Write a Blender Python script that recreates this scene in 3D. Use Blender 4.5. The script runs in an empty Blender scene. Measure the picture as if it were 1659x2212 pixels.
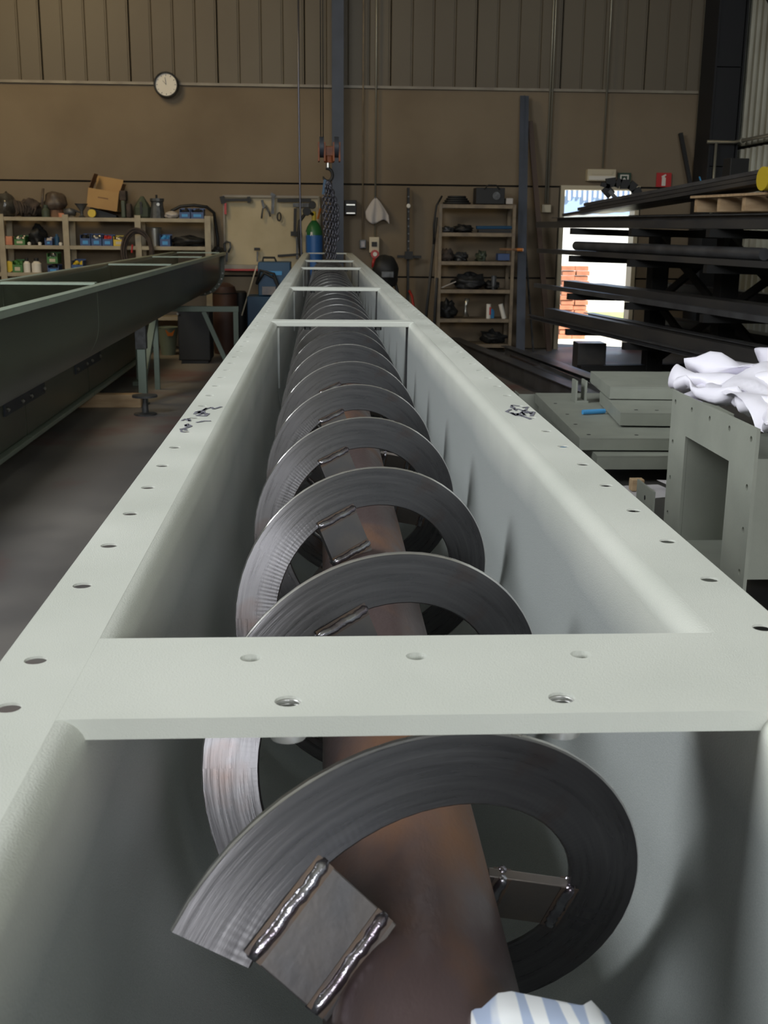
import bpy, math, random
from math import sin, cos, pi, radians, sqrt, atan2
from mathutils import Vector, Matrix, noise
rnd = random.Random(7)
C = bpy.context.scene.collection

# ------------------------------------------------------------------ camera
F, CX, CY, CAMZ = 2450.0, 829.5, 1106.0, 1.6
YAW, PITCH, ROLL = radians(3.164), radians(14.061), radians(0.57)
fw = Vector((sin(YAW)*cos(PITCH), cos(YAW)*cos(PITCH), -sin(PITCH)))
rt0 = Vector((cos(YAW), -sin(YAW), 0)); up0 = rt0.cross(fw)
rt = cos(ROLL)*rt0 + sin(ROLL)*up0
up = -sin(ROLL)*rt0 + cos(ROLL)*up0
cd = bpy.data.cameras.new('camera'); cam = bpy.data.objects.new('camera', cd); C.objects.link(cam)
cam.matrix_world = Matrix(((rt.x, up.x, -fw.x, 0), (rt.y, up.y, -fw.y, 0), (rt.z, up.z, -fw.z, CAMZ), (0, 0, 0, 1)))
cd.sensor_fit = 'VERTICAL'; cd.sensor_height = 24.0; cd.lens = 24.0*F/2212.0
cd.clip_start = 0.02; cd.clip_end = 200
bpy.context.scene.camera = cam
cd.dof.use_dof = True; cd.dof.focus_distance = 1.6; cd.dof.aperture_fstop = 14.0

def at(px, py, Y):
    """point of the plane Y = const that the photograph shows at a pixel"""
    d = fw + rt*((px-CX)/F) - up*((py-CY)/F)
    d = d*(Y/d.y)
    return Vector((d.x, Y, d.z+CAMZ))

# ------------------------------------------------------------------ world, light, exposure
vs = bpy.context.scene.view_settings
vs.view_transform = 'Standard'; vs.look = 'None'; vs.exposure = 0.0; vs.gamma = 1.0
try: vs.use_curve_mapping = False
except Exception: pass
w = bpy.data.worlds.new('world'); bpy.context.scene.world = w; w.use_nodes = True
nt = w.node_tree; bg = nt.nodes['Background']
sk = nt.nodes.new('ShaderNodeTexSky'); sk.sky_type = 'HOSEK_WILKIE'; sk.turbidity = 3.0
sk.sun_direction = Vector((0.6, -0.3, 0.74)).normalized()
nt.links.new(sk.outputs[0], bg.inputs[0]); bg.inputs[1].default_value = 3.6
sun = bpy.data.lights.new('sun', 'SUN'); sun.energy = 14.0; sun.angle = radians(0.5); sun.color = (1, .96, .88)
so = bpy.data.objects.new('sun', sun); C.objects.link(so)
so.rotation_euler = Vector((0.6, -0.3, 0.74)).to_track_quat('Z', 'Y').to_euler()
def area(name, loc, to, sx, sy, power, col):
    l = bpy.data.lights.new(name, 'AREA'); l.shape = 'RECTANGLE'; l.size = sx; l.size_y = sy; l.energy = power; l.color = col
    o = bpy.data.objects.new(name, l); C.objects.link(o); o.location = loc
    o.rotation_euler = (Vector(loc)-Vector(to)).to_track_quat('Z', 'Y').to_euler(); return o
area('skylight_strip', (-4.3, 2.0, 6.3), (0.1, 2.2, 1.2), 3.0, 7.0, 1050, (.95, .98, 1.0))
area('skylight_strip', (1.5, 6.0, 6.3), (1.2, 6.4, 0), 1.2, 5.0, 35, (.93, .98, 1.0))
area('open_gate', (1.0, -6.5, 3.8), (1.0, 1.2, 3.2), 6.0, 1.9, 450, (.95, .98, 1.0))
area('hall_lamp', (-4.0, 11.6, 5.6), (-3.0, 15.6, 1.8), 1.4, 1.4, 90, (1.0, .76, .40))

# ------------------------------------------------------------------ materials
def mat(name, col, rough=.5, metal=0.0, col2=None, scale=6.0, bump=0.0, bscale=60.0, spec=None, lo=.35, hi=.65, detail=5, stretch=None, rough2=None, alpha=None, trans=None):
    m = bpy.data.materials.new(name); m.use_nodes = True; n = m.node_tree.nodes; L = m.node_tree.links
    b = n['Principled BSDF']; b.inputs['Base Color'].default_value = (*col, 1); b.inputs['Roughness'].default_value = rough
    b.inputs['Metallic'].default_value = metal
    if spec is not None: b.inputs['Specular IOR Level'].default_value = spec
    if trans: b.inputs['Transmission Weight'].default_value = trans
    tc = n.new('ShaderNodeTexCoord'); src = tc.outputs['Object']
    if stretch:
        mp = n.new('ShaderNodeMapping'); mp.inputs['Scale'].default_value = stretch; L.new(src, mp.inputs[0]); src = mp.outputs[0]
    if col2 is not None or rough2 is not None:
        t = n.new('ShaderNodeTexNoise'); t.inputs['Scale'].default_value = scale; t.inputs['Detail'].default_value = detail; L.new(src, t.inputs[0])
        r = n.new('ShaderNodeMapRange'); r.inputs[1].default_value = lo; r.inputs[2].default_value = hi; L.new(t.outputs[0], r.inputs[0])
        if col2 is not None:
            mx = n.new('ShaderNodeMix'); mx.data_type = 'RGBA'; mx.inputs[6].default_value = (*col, 1); mx.inputs[7].default_value = (*col2, 1)
            L.new(r.outputs[0], mx.inputs[0]); L.new(mx.outputs[2], b.inputs['Base Color'])
        if rough2 is not None:
            mr = n.new('ShaderNodeMapRange'); mr.inputs[3].default_value = rough; mr.inputs[4].default_value = rough2
            L.new(r.outputs[0], mr.inputs[0]); L.new(mr.outputs[0], b.inputs['Roughness'])
    if bump:
        t2 = n.new('ShaderNodeTexNoise'); t2.inputs['Scale'].default_value = bscale; t2.inputs['Detail'].default_value = 4; L.new(src, t2.inputs[0])
        bp = n.new('ShaderNodeBump'); bp.inputs['Strength'].default_value = bump; bp.inputs['Distance'].default_value = .002
        L.new(t2.outputs[0], bp.inputs['Height']); L.new(bp.outputs[0], b.inputs['Normal'])
    return m

M = {}
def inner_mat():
    m = mat('speckled_inner_paint', (.525, .545, .495), .27, 0, (.57, .585, .535), 5, .3, 700); n = m.node_tree.nodes; L = m.node_tree.links; b = n['Principled BSDF']  # pale paint turning to a darker speckled grey below the top bend
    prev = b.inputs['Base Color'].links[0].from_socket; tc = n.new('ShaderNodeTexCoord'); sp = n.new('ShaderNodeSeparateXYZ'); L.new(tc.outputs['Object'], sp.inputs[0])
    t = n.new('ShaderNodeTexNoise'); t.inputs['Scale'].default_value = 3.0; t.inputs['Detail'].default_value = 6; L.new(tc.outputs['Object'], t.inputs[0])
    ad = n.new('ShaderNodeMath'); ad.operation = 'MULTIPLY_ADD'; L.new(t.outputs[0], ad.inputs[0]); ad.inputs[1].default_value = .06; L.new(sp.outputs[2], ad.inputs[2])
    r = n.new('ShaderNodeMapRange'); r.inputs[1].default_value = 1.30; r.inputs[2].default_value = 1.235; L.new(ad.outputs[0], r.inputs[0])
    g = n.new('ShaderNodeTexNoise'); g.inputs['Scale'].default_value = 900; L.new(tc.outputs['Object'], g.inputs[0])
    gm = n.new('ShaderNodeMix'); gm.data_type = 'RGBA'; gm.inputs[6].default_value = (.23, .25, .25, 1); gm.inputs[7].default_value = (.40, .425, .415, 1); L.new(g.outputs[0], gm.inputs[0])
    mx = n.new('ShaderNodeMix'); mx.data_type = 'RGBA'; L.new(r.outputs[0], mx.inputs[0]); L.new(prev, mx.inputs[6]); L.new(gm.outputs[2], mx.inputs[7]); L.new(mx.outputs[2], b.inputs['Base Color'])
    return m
M['paint'] = mat('pale_grey_green_paint', (.525, .545, .495), .36, 0, (.57, .585, .535), 5, .25, 900, spec=.45, rough2=.5)
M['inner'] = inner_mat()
M['paintdark'] = mat('grey_green_paint', (.235, .25, .215), .5, 0, (.27, .285, .245), 8, .15, 300)
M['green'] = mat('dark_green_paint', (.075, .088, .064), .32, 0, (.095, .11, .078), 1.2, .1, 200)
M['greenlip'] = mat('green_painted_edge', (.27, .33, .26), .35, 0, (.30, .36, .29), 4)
M['rust'] = mat('rusty_mill_scale_pipe', (.125, .088, .088), .36, .35, (.22, .11, .06), 9, .45, 90, lo=.48, hi=.70, detail=10, stretch=(1, .5, 1), rough2=.62)
M['bead'] = mat('weld_bead_metal', (.42, .42, .46), .18, .95, (.2, .17, .2), 60, .5, 150)
M['plate'] = mat('dark_steel_plate', (.13, .125, .13), .38, .75, (.2, .17, .15), 12, .15, 90)
M['nut'] = mat('galvanised_nut', (.5, .5, .48), .35, .6)
M['burn'] = mat('heat_tint', (.14, .095, .065), .45, .5, (.11, .09, .085), 60)
M['ink'] = mat('marker_ink', (.14, .14, .17), .7)
M['chalk'] = mat('black_marker', (.012, .012, .014), .5)
M['concrete'] = mat('stained_concrete', (.22, .172, .115), .85, 0, (.145, .108, .07), .55, .3, 40, lo=.4, hi=.7, detail=7)
M['sheet'] = mat('beige_cladding', (.145, .122, .086), .6, 0, (.115, .092, .064), .4, lo=.4, hi=.7)
M['rail'] = mat('pale_rail', (.30, .27, .21), .5, 0, (.2, .17, .13), 3)
M['floor'] = mat('worn_concrete_floor', (.18, .17, .165), .42, 0, (.27, .25, .23), .9, .3, 30, lo=.4, hi=.62, detail=8, rough2=.6)
M['corr'] = mat('corrugated_white', (.42, .43, .36), .5, 0, (.30, .29, .23), 1.5)
M['darkcol'] = mat('black_blue_steel', (.008, .009, .012), .6, 0)
M['bluecol'] = mat('slate_blue_steel', (.055, .065, .09), .5, .1, (.04, .048, .065), 3)
M['brownbar'] = mat('brown_primer_bar', (.075, .045, .03), .6)
M['pipe'] = mat('galvanised_conduit', (.28, .27, .22), .4, .5)
M['stock'] = mat('dark_stock_steel', (.055, .056, .060), .36, .3, (.085, .08, .075), 5, .1, 60, stretch=(1, .3, 1))
M['stock2'] = mat('grey_stock_steel', (.13, .135, .145), .34, .4, (.08, .08, .085), 4)
M['stockrust'] = mat('brown_stock_steel', (.10, .07, .052), .55, .3, (.03, .03, .032), 5)
M['wood'] = mat('pale_timber', (.56, .40, .24), .75, 0, (.44, .30, .17), 4, .2, 60, stretch=(1, 6, 6))
M['wooddark'] = mat('brown_timber', (.22, .12, .06), .8, 0, (.14, .08, .05), 5)
M['card'] = mat('cardboard', (.42, .26, .105), .85, 0, (.37, .22, .09), 3)
M['black'] = mat('matt_black', (.014, .014, .014), .6)
M['gloss'] = mat('black_plastic_film', (.09, .085, .075), .16, 0, (.04, .036, .03), 10, .8, 25)
M['beige'] = mat('beige_shelf_metal', (.40, .345, .235), .55, 0, (.30, .25, .17), 5)
M['shelfdim'] = mat('tan_shelf_metal', (.27, .205, .125), .55, 0, (.16, .12, .08), 7)
M['brownrag'] = mat('brown_cloth', (.085, .062, .05), .9, 0, (.04, .032, .028), 12, .5, 40)
M['bag'] = mat('brown_satchel', (.11, .08, .058), .5, 0, (.06, .045, .035), 8, .5, 30)
M['olive'] = mat('olive_metal', (.06, .075, .05), .55)
M['greytool'] = mat('grey_tool_metal', (.12, .125, .13), .45, .4, (.05, .05, .05), 10)
M['steel'] = mat('bright_steel', (.45, .44, .40), .3, .9)
M['whitepl'] = mat('white_plastic', (.72, .68, .60), .5)
M['cream'] = mat('cream_casing', (.55, .48, .34), .5)
M['bluebin'] = mat('blue_bin_plastic', (.035, .075, .20), .45)
M['greenbin'] = mat('green_bin_plastic', (.05, .17, .035), .45)
M['redpl'] = mat('red_plastic', (.42, .03, .025), .45)
M['orange'] = mat('orange_paint', (.52, .17, .03), .45)
M['hoistor'] = mat('worn_orange_paint', (.30, .085, .022), .5, 0, (.16, .05, .02), 10)
M['yellow'] = mat('yellow_paint', (.62, .45, .03), .45)
M['cylblue'] = mat('cylinder_blue', (.028, .12, .35), .35)
M['cylgreen'] = mat('cylinder_green', (.02, .13, .035), .4)
M['machblue'] = mat('machine_blue', (.02, .075, .155), .45)
M['board'] = mat('cream_pegboard', (.50, .42, .27), .7, 0, (.40, .33, .20), 1.8)
M['cloth'] = mat('white_cloth', (.50, .46, .43), .9)
M['wrap'] = mat('white_foam_sheet', (.80, .78, .86), .55, 0, (.72, .70, .79), 6, .3, 50)
M['paper'] = mat('white_paper', (.50, .48, .50), .8)
M['exit'] = mat('exit_green', (.012, .045, .022), .5)
M['brick'] = mat('red_brick', (.62, .27, .16), .85, 0, (.50, .20, .12), 9)
M['ground'] = mat('sunlit_gravel', (.62, .60, .54), .9, 0, (.52, .50, .42), 3)
M['grass'] = mat('short_grass', (.25, .36, .10), .9, 0, (.35, .42, .15), 5)
M['facade'] = mat('blue_facade', (.30, .42, .68), .7)
M['white'] = mat('white_wall', (.85, .85, .85), .7)
M['chain'] = mat('chain_steel', (.15, .15, .18), .32, .8)
M['bluepl'] = mat('light_blue_plastic', (.06, .30, .62), .5)
M['redsign'] = mat('sign_red', (.48, .02, .02), .5)
M['tank'] = mat('red_brown_tank', (.07, .032, .022), .6)
M['trestle'] = mat('grey_green_trestle', (.19, .24, .20), .5)
M['backdrop'] = mat('dark_recess', (.03, .026, .022), .9)

def floor_detail(m):
    n = m.node_tree.nodes; L = m.node_tree.links; b = n['Principled BSDF']
    prev = b.inputs['Base Color'].links[0].from_socket
    tc = n.new('ShaderNodeTexCoord'); t = n.new('ShaderNodeTexNoise'); t.inputs['Scale'].default_value = .8; t.inputs['Detail'].default_value = 6
    mp = n.new('ShaderNodeMapping'); mp.inputs['Location'].default_value = (3.1, 1.7, 0); L.new(tc.outputs['Object'], mp.inputs[0]); L.new(mp.outputs[0], t.inputs[0])
    r = n.new('ShaderNodeMapRange'); r.inputs[1].default_value = .52; r.inputs[2].default_value = .68; L.new(t.outputs[0], r.inputs[0])
    mx = n.new('ShaderNodeMix'); mx.data_type = 'RGBA'; L.new(r.outputs[0], mx.inputs[0]); L.new(prev, mx.inputs[6]); mx.inputs[7].default_value = (.21, .09, .085, 1)
    L.new(mx.outputs[2], b.inputs['Base Color'])
floor_detail(M['floor'])

def flight_mat():
    """brushed, rolled steel: marks run round the shaft's axis; faint ripple near the inner edge"""
    m = bpy.data.materials.new('rolled_flight_steel'); m.use_nodes = True; n = m.node_tree.nodes; L = m.node_tree.links; b = n['Principled BSDF']
    tc = n.new('ShaderNodeTexCoord'); sp = n.new('ShaderNodeSeparateXYZ'); L.new(tc.outputs['Object'], sp.inputs[0])
    def mth(op, a, b_=None):
        q = n.new('ShaderNodeMath'); q.operation = op
        for i, v in enumerate((a, b_)):
            if v is None: continue
            if isinstance(v, (int, float)): q.inputs[i].default_value = v
            else: L.new(v, q.inputs[i])
        return q.outputs[0]
    r = mth('SQRT', mth('ADD', mth('MULTIPLY', sp.outputs[0], sp.outputs[0]), mth('MULTIPLY', sp.outputs[2], sp.outputs[2])))
    a = mth('ARCTAN2', sp.outputs[2], sp.outputs[0])
    cb = n.new('ShaderNodeCombineXYZ'); L.new(mth('MULTIPLY', r, 160.0), cb.inputs[0]); L.new(mth('MULTIPLY', a, 1.6), cb.inputs[1])
    t = n.new('ShaderNodeTexNoise'); t.inputs['Scale'].default_value = 1.0; t.inputs['Detail'].default_value = 6; L.new(cb.outputs[0], t.inputs[0])
    t3 = n.new('ShaderNodeTexNoise'); t3.inputs['Scale'].default_value = 9.0; t3.inputs['Detail'].default_value = 5; L.new(tc.outputs['Object'], t3.inputs[0])
    mx = n.new('ShaderNodeMix'); mx.data_type = 'RGBA'; mx.inputs[6].default_value = (.085, .083, .09, 1); mx.inputs[7].default_value = (.20, .193, .20, 1); L.new(t.outputs[0], mx.inputs[0])
    mx2 = n.new('ShaderNodeMix'); mx2.data_type = 'RGBA'; mx2.inputs[7].default_value = (.13, .085, .07, 1)
    rr = n.new('ShaderNodeMapRange'); rr.inputs[1].default_value = .58; rr.inputs[2].default_value = .75; L.new(t3.outputs[0], rr.inputs[0])
    L.new(rr.outputs[0], mx2.inputs[0]); L.new(mx.outputs[2], mx2.inputs[6]); mx3 = n.new('ShaderNodeMix'); mx3.data_type = 'RGBA'; mx3.inputs[7].default_value = (.62, .61, .60, 1)
    eg = n.new('ShaderNodeMapRange'); eg.inputs[1].default_value = .1932; eg.inputs[2].default_value = .1938; L.new(r, eg.inputs[0]); L.new(eg.outputs[0], mx3.inputs[0]); L.new(mx2.outputs[2], mx3.inputs[6]); L.new(mx3.outputs[2], b.inputs['Base Color'])
    b.inputs['Metallic'].default_value = .85
    mr = n.new('ShaderNodeMapRange'); mr.inputs[3].default_value = .20; mr.inputs[4].default_value = .38; L.new(t.outputs[0], mr.inputs[0]); L.new(mr.outputs[0], b.inputs['Roughness'])
    # ripple: press marks, strongest between r = .140 and .160
    wv = mth('SINE', mth('MULTIPLY', a, 190.0))
    g = n.new('ShaderNodeMapRange'); g.inputs[1].default_value = .172; g.inputs[2].default_value = .146; L.new(r, g.inputs[0])
    hgt = mth('ADD', mth('MULTIPLY', mth('MULTIPLY', wv, g.outputs[0]), .06), t.outputs[0])
    bp = n.new('ShaderNodeBump'); bp.inputs['Strength'].default_value = .26; bp.inputs['Distance'].default_value = .0015; L.new(hgt, bp.inputs['Height']); L.new(bp.outputs[0], b.inputs['Normal'])
    return m
M['flight'] = flight_mat()

# ------------------------------------------------------------------ mesh helpers
def wloc(o):
    v = Vector((0, 0, 0))
    while o is not None: v += Vector(o.location); o = o.parent
    return v
class MB:
    def __init__(s): s.v = []; s.f = []
    def add(s, vs_, fs): k = len(s.v); s.v += [Vector(p) for p in vs_]; s.f += [[i+k for i in f] for f in fs]; return s
    def box(s, a, b, mtx=None):
        x0, y0, z0 = a; x1, y1, z1 = b
        vv = [Vector(p) for p in ((x0,y0,z0),(x1,y0,z0),(x1,y1,z0),(x0,y1,z0),(x0,y0,z1),(x1,y0,z1),(x1,y1,z1),(x0,y1,z1))]
        if mtx is not None: vv = [mtx @ p for p in vv]
        return s.add(vv, [(0,3,2,1),(4,5,6,7),(0,1,5,4),(1,2,6,5),(2,3,7,6),(3,0,4,7)])
    def beam(s, p, q, wd, ht, upv=(0,0,1)):
        p = Vector(p); q = Vector(q); d = q-p; l = d.length; d.normalize(); u = Vector(upv); sd = d.cross(u)
        if sd.length < 1e-4: sd = d.cross(Vector((1, 0, 0)))
        sd.normalize(); u = sd.cross(d)
        m = Matrix(((d.x, sd.x, u.x, p.x), (d.y, sd.y, u.y, p.y), (d.z, sd.z, u.z, p.z), (0,0,0,1)))
        return s.box((0, -wd/2, -ht/2), (l, wd/2, ht/2), m)
    def prism(s, prof, p, q, upv=(0,0,1), closed=True):
        """extrude a 2-D outline (side, up) from p to q"""
        p = Vector(p); q = Vector(q); d = (q-p).normalized(); u = Vector(upv); sd = d.cross(u).normalized(); u = sd.cross(d)
        n = len(prof); vv = [o + sd*a + u*b for o in (p, q) for a, b in prof]
        fs = [(i, (i+1) % n, n+(i+1) % n, n+i) for i in range(n if closed else n-1)]
        if closed: fs += [tuple(range(n-1, -1, -1)), tuple(range(n, 2*n))]
        return s.add(vv, fs)
    def tube(s, pts, r, n=8, cap=True, closed=False):
        pts = [Vector(p) for p in pts]; m = len(pts); rs = r if isinstance(r, (list, tuple)) else [r]*m
        prev = None; rings = []
        for i, p in enumerate(pts):
            if closed: t = pts[(i+1) % m]-pts[i-1]
            else: t = pts[min(i+1, m-1)]-pts[max(i-1, 0)]
            if t.length < 1e-9: t = Vector((0, 0, 1))
            t.normalize()
            if prev is None:
                a = t.orthogonal().normalized() if abs(t.z) > .9 else t.cross(Vector((0, 0, 1))).normalized()
            else:
                a = prev - t*prev.dot(t)
                a = a.normalized() if a.length > 1e-6 else t.orthogonal().normalized()
            prev = a; b = t.cross(a)
            rings.append([p + (a*cos(2*pi*k/n)+b*sin(2*pi*k/n))*rs[i] for k in range(n)])
        vv = [x for rg in rings for x in rg]; fs = []
        for i in range(m if closed else m-1):
            j = (i+1) % m
            for k in range(n): fs.append((i*n+k, i*n+(k+1) % n, j*n+(k+1) % n, j*n+k))
        if cap and not closed: fs += [tuple(range(n-1, -1, -1)), tuple(range((m-1)*n, m*n))]
        return s.add(vv, fs)
    def cyl(s, p, q, r, n=16, r2=None):
        return s.tube([p, q], [r, r if r2 is None else r2], n)
    def lathe(s, prof, c, n=20, axis='z'):
        c = Vector(c); vv = []; m = len(prof)
        for rr, h in prof:
            for k in range(n):
                a = 2*pi*k/n
                if axis == 'z': vv.append(c+Vector((rr*cos(a), rr*sin(a), h)))
                elif axis == 'y': vv.append(c+Vector((rr*cos(a), h, -rr*sin(a))))
                else: vv.append(c+Vector((h, rr*cos(a), rr*sin(a))))
        fs = [(i*n+k, i*n+(k+1) % n, (i+1)*n+(k+1) % n, (i+1)*n+k) for i in range(m-1) for k in range(n)]
        fs += [tuple(range(n-1, -1, -1)), tuple(range((m-1)*n, m*n))]
        return s.add(vv, fs)
    def blob(s, c, r, seed=0, amp=.25, fq=2.0, n=20, m=12, flat=None):
        c = Vector(c); vv = []
        for i in range(m+1):
            th = pi*i/m
            for k in range(n):
                a = 2*pi*k/n; d = Vector((sin(th)*cos(a), sin(th)*sin(a), cos(th)))
                f = 1 + amp*noise.noise(d*fq + Vector((seed*3.7, seed*1.3, seed)))*2
                p = Vector((d.x*r[0]*f, d.y*r[1]*f, d.z*r[2]*f))
                if flat is not None: p.z = max(p.z, flat)
                vv.append(c+p)
        return s.add(vv, [(i*n+k, (i+1)*n+k, (i+1)*n+(k+1) % n, i*n+(k+1) % n) for i in range(m) for k in range(n)])
    def ring(s, c, R, r, axis='y', n=24, k=6, sq=1.0):
        c = Vector(c); pts = []
        for i in range(n):
            a = 2*pi*i/n
            if axis == 'y': pts.append(c+Vector((R*cos(a), 0, R*sin(a)*sq)))
            elif axis == 'z': pts.append(c+Vector((R*cos(a), R*sin(a)*sq, 0)))
            else: pts.append(c+Vector((0, R*cos(a), R*sin(a)*sq)))
        return s.tube(pts, r, k, closed=True)
    def mesh(s, name, m, off, smooth=False):
        me = bpy.data.meshes.new(name); me.from_pydata([tuple(p-off) for p in s.v], [], s.f); me.update()
        me.materials.append(m)
        import bmesh
        b = bmesh.new(); b.from_mesh(me); bmesh.ops.remove_doubles(b, verts=b.verts, dist=1e-6); bmesh.ops.recalc_face_normals(b, faces=b.faces)
        b.to_mesh(me); b.free()
        if smooth:
            for p in me.polygons: p.use_smooth = True
        return me
    def build(s, name, m, parent=None, smooth=False, bevel=0, local=False, auto=None):
        off = Vector((0, 0, 0)) if (local or parent is None) else wloc(parent)
        if isinstance(m, str): m = M[m]
        o = bpy.data.objects.new(name, s.mesh(name, m, off, smooth or auto is not None)); C.objects.link(o); o.parent = parent
        if auto is not None: shade_auto(o.data, auto)
        if bevel:
            b = o.modifiers.new('bevel', 'BEVEL'); b.width = bevel; b.segments = 2; b.limit_method = 'ANGLE'
        return o
def shade_auto(me, ang):
    import bmesh
    b = bmesh.new(); b.from_mesh(me)
    for e in b.edges:
        e.smooth = not (len(e.link_faces) == 2 and e.calc_face_angle(0) > ang)
    b.to_mesh(me); b.free()
def tag(o, label, cat, group=None, kind=None):
    o['label'] = label; o['category'] = cat
    if group: o['group'] = group
    if kind: o['kind'] = kind
    return o
def thing(name, label, cat, loc=(0, 0, 0), group=None):
    o = bpy.data.objects.new(name, None); C.objects.link(o); o.location = loc; o.empty_display_size = .05
    return tag(o, label, cat, group)
def struct(o): o['kind'] = 'structure'; return o
def solo(mb, name, m, label, cat, group=None, **k): return tag(mb.build(name, m, None, **k), label, cat, group)
def dup(o, parent=None):
    c = o.copy(); C.objects.link(c); c.parent = parent; return c

# ------------------------------------------------------------------ setting: hall
WY, WX, LX, FY, CZ = 15.6, 5.35, -8.0, -9.0, 6.6
struct(MB().box((LX, FY, -.2), (WX+.3, WY+.25, 0)).build('floor', 'floor'))
struct(MB().box((LX-.3, FY-.2, CZ), (WX+.3, WY+.3, CZ+.2)).build('ceiling', 'corr'))
struct(MB().box((LX-.2, FY, 0), (LX, WY, CZ)).build('wall_left', 'concrete'))
struct(MB().box((LX-.2, FY-.2, 0), (WX+.3, FY, CZ)).build('wall_front', 'concrete'))
DX0, DX1, DZ = 3.24, 4.20, 2.12
wb = thing('wall_back', '', '', (0, WY, 0)); del wb['label']; del wb['category']; struct(wb)
core = MB().box((LX, WY+.07, 0), (DX0-.06, WY+.25, CZ)).box((DX1+.06, WY+.07, 0), (WX+.2, WY+.25, CZ)).box((DX0-.06, WY+.07, DZ+.06), (DX1+.06, WY+.25, CZ))
core.build('core', 'backdrop', wb)
J = [(0.0, .957), (.957, 2.155), (2.155, 3.36)]
def panel(x0, x1, z0, z1): MB().box((x0+.006, WY, z0+.011), (x1-.006, WY+.08, z1-.011)).build('concrete_panel', 'concrete', wb, bevel=.004)
for z0, z1 in J:
    panel(LX, -4.5, z0, z1); panel(-4.5, .2, z0, z1)
    if z1 < 3:
        panel(.2, DX0-.07, z0, min(z1, 2.155)); panel(DX1+.07, WX, z0, z1)
    else: panel(.2, WX, z0, z1)
x = LX
while x < WX-.01:
    x1 = min(x+1.112, WX); pts = []; q = x+.004
    while q < x1-.01:
        e = min(q+.278, x1-.004)
        pts += [(q, .012), (q+.008, .0), (e-.03, .0), (e-.026, .007), (e-.012, .007), (e-.008, .0)]; q = e
    pts = [(a, b) for a, b in pts] + [(x1-.004, .05), (x+.004, .05)]
    m = MB(); n = len(pts)
    m.add([(a, WY+.01+b, z) for z in (3.385, CZ) for a, b in pts], [(i, (i+1) % n, n+(i+1) % n, n+i) for i in range(n)] + [tuple(range(n)), tuple(range(n, 2*n))])
    m.build('cladding_sheet', 'sheet', wb); x = x1
struct(MB().box((LX, WY-.035, 3.352), (WX, WY+.06, 3.385)).build('trim_1', 'rail'))
# door frame and the opening beyond
dr = MB().box((DX0-.055, WY-.02, 0), (DX0, WY+.25, DZ-.001)).box((DX1, WY-.02, 0), (DX1+.055, WY+.25, DZ-.001)).box((DX0-.055, WY-.02, DZ), (DX1+.055, WY+.25, DZ+.055))
struct(dr.build('door_1', 'cream'))
# right wall: corrugated sheets, each a piece
wr = bpy.data.objects.new('wall_right', None); C.objects.link(wr); wr.location = (WX, 0, 0); struct(wr)
MB().box((WX+.08, FY, 0), (WX+.25, WY+.2, CZ)).build('core', 'backdrop', wr)
y = WY
while y > FY+.01:
    y1 = max(y-1.0, FY); m = MB(); pts = []; q = y-.003
    while q > y1+.01:
        e = max(q-.2, y1+.003); pts += [(q, 0), (q-.07, 0), (q-.095, .045), (q-.165, .045), (e, 0)] if q-e > .18 else [(q, 0), (e, 0)]; q = e
    pts2 = pts + [(y1+.003, .075), (y-.003, .075)]; n = len(pts2)
    for za, zb in ((0.0, 2.62), (2.66, CZ)):
        m = MB().add([(WX+b, a, z) for z in (za, zb) for a, b in pts2], [(i, (i+1) % n, n+(i+1) % n, n+i) for i in range(n)] + [tuple(range(n)), tuple(range(n, 2*n))])
        m.build('corrugated_sheet', 'corr', wr)
    y = y1
# outside
struct(MB().box((-12, WY+.25, -.2), (26, 60, -.05)).build('ground', 'ground'))
solo(MB().box((-2, 21.5, -.05), (14, 23.2, -.02)), 'grass_strip', 'grass', 'strip of short sunlit grass outside the doorway', 'grass')['kind'] = 'stuff'
bd = thing('warehouse', 'pale blue and white warehouse seen through the open doorway', 'building', (6, 27, -.05))
MB().box((-4, 27, -.05), (20, 30, 1.95)).build('wall', 'white', bd)
MB().box((-4, 26.97, 1.95), (20, 30, 9)).build('cladding', 'facade', bd)
for i in range(34):
    xx = 4.6+i*.12; MB().box((xx, 26.93, 2.36-.22*rnd.random()), (xx+.05, 26.98, 2.75)).build('icicle_strip', 'white', bd)
bp_ = thing('brick_stack', 'stack of orange-red bricks outside the doorway', 'bricks', (4.0, 17.7, -.05))
b0_ = None
for lz in range(15):
    for lx in range(2):
        if b0_ is None: b0_ = MB().box((3.66, 17.6, -.049), (3.868, 17.75, .018)).build('brick', 'brick', bp_, bevel=.004); continue
        o = b0_.copy(); C.objects.link(o); o.parent = bp_; o.location = (.215*lx+.02*(lz % 2), .01*((lx+lz) % 2), .0745*lz)
# ------------------------------------------------------------------ main trough
ZT, AX, AZ, RT, RB = 1.29, .069, 1.06, .222, .020
XL, XR = -.236, .374
def trough_profile(ax, az, rt, zt, xl, xr, rb=.030, tk=.004, nseg=20):
    """inner line from the left flange's inner edge round the bottom to the right one"""
    pin = []
    for k in range(7):
        a = pi/2*k/6; pin.append((ax-rt-rb+rb*sin(a), zt-rb+rb*cos(a)))
    for k in range(nseg+1):
        a = pi+pi*k/nseg; pin.append((ax+rt*cos(a), az+rt*sin(a)))
    for k in range(7):
        a = pi/2*(1-k/6); pin.append((ax+rt+rb-rb*sin(a), zt-rb+rb*cos(a)))
    out = []
    for i, (a, b) in enumerate(pin):
        p0 = Vector(pin[max(i-1, 0)]); p1 = Vector(pin[min(i+1, len(pin)-1)]); t = (p1-p0).normalized()
        if i in (0, len(pin)-1): t = Vector((1, 0))
        nrm = Vector((t.y, -t.x)); out.append((a+nrm.x*tk, b+nrm.y*tk))
    return pin + out[::-1]
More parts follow.
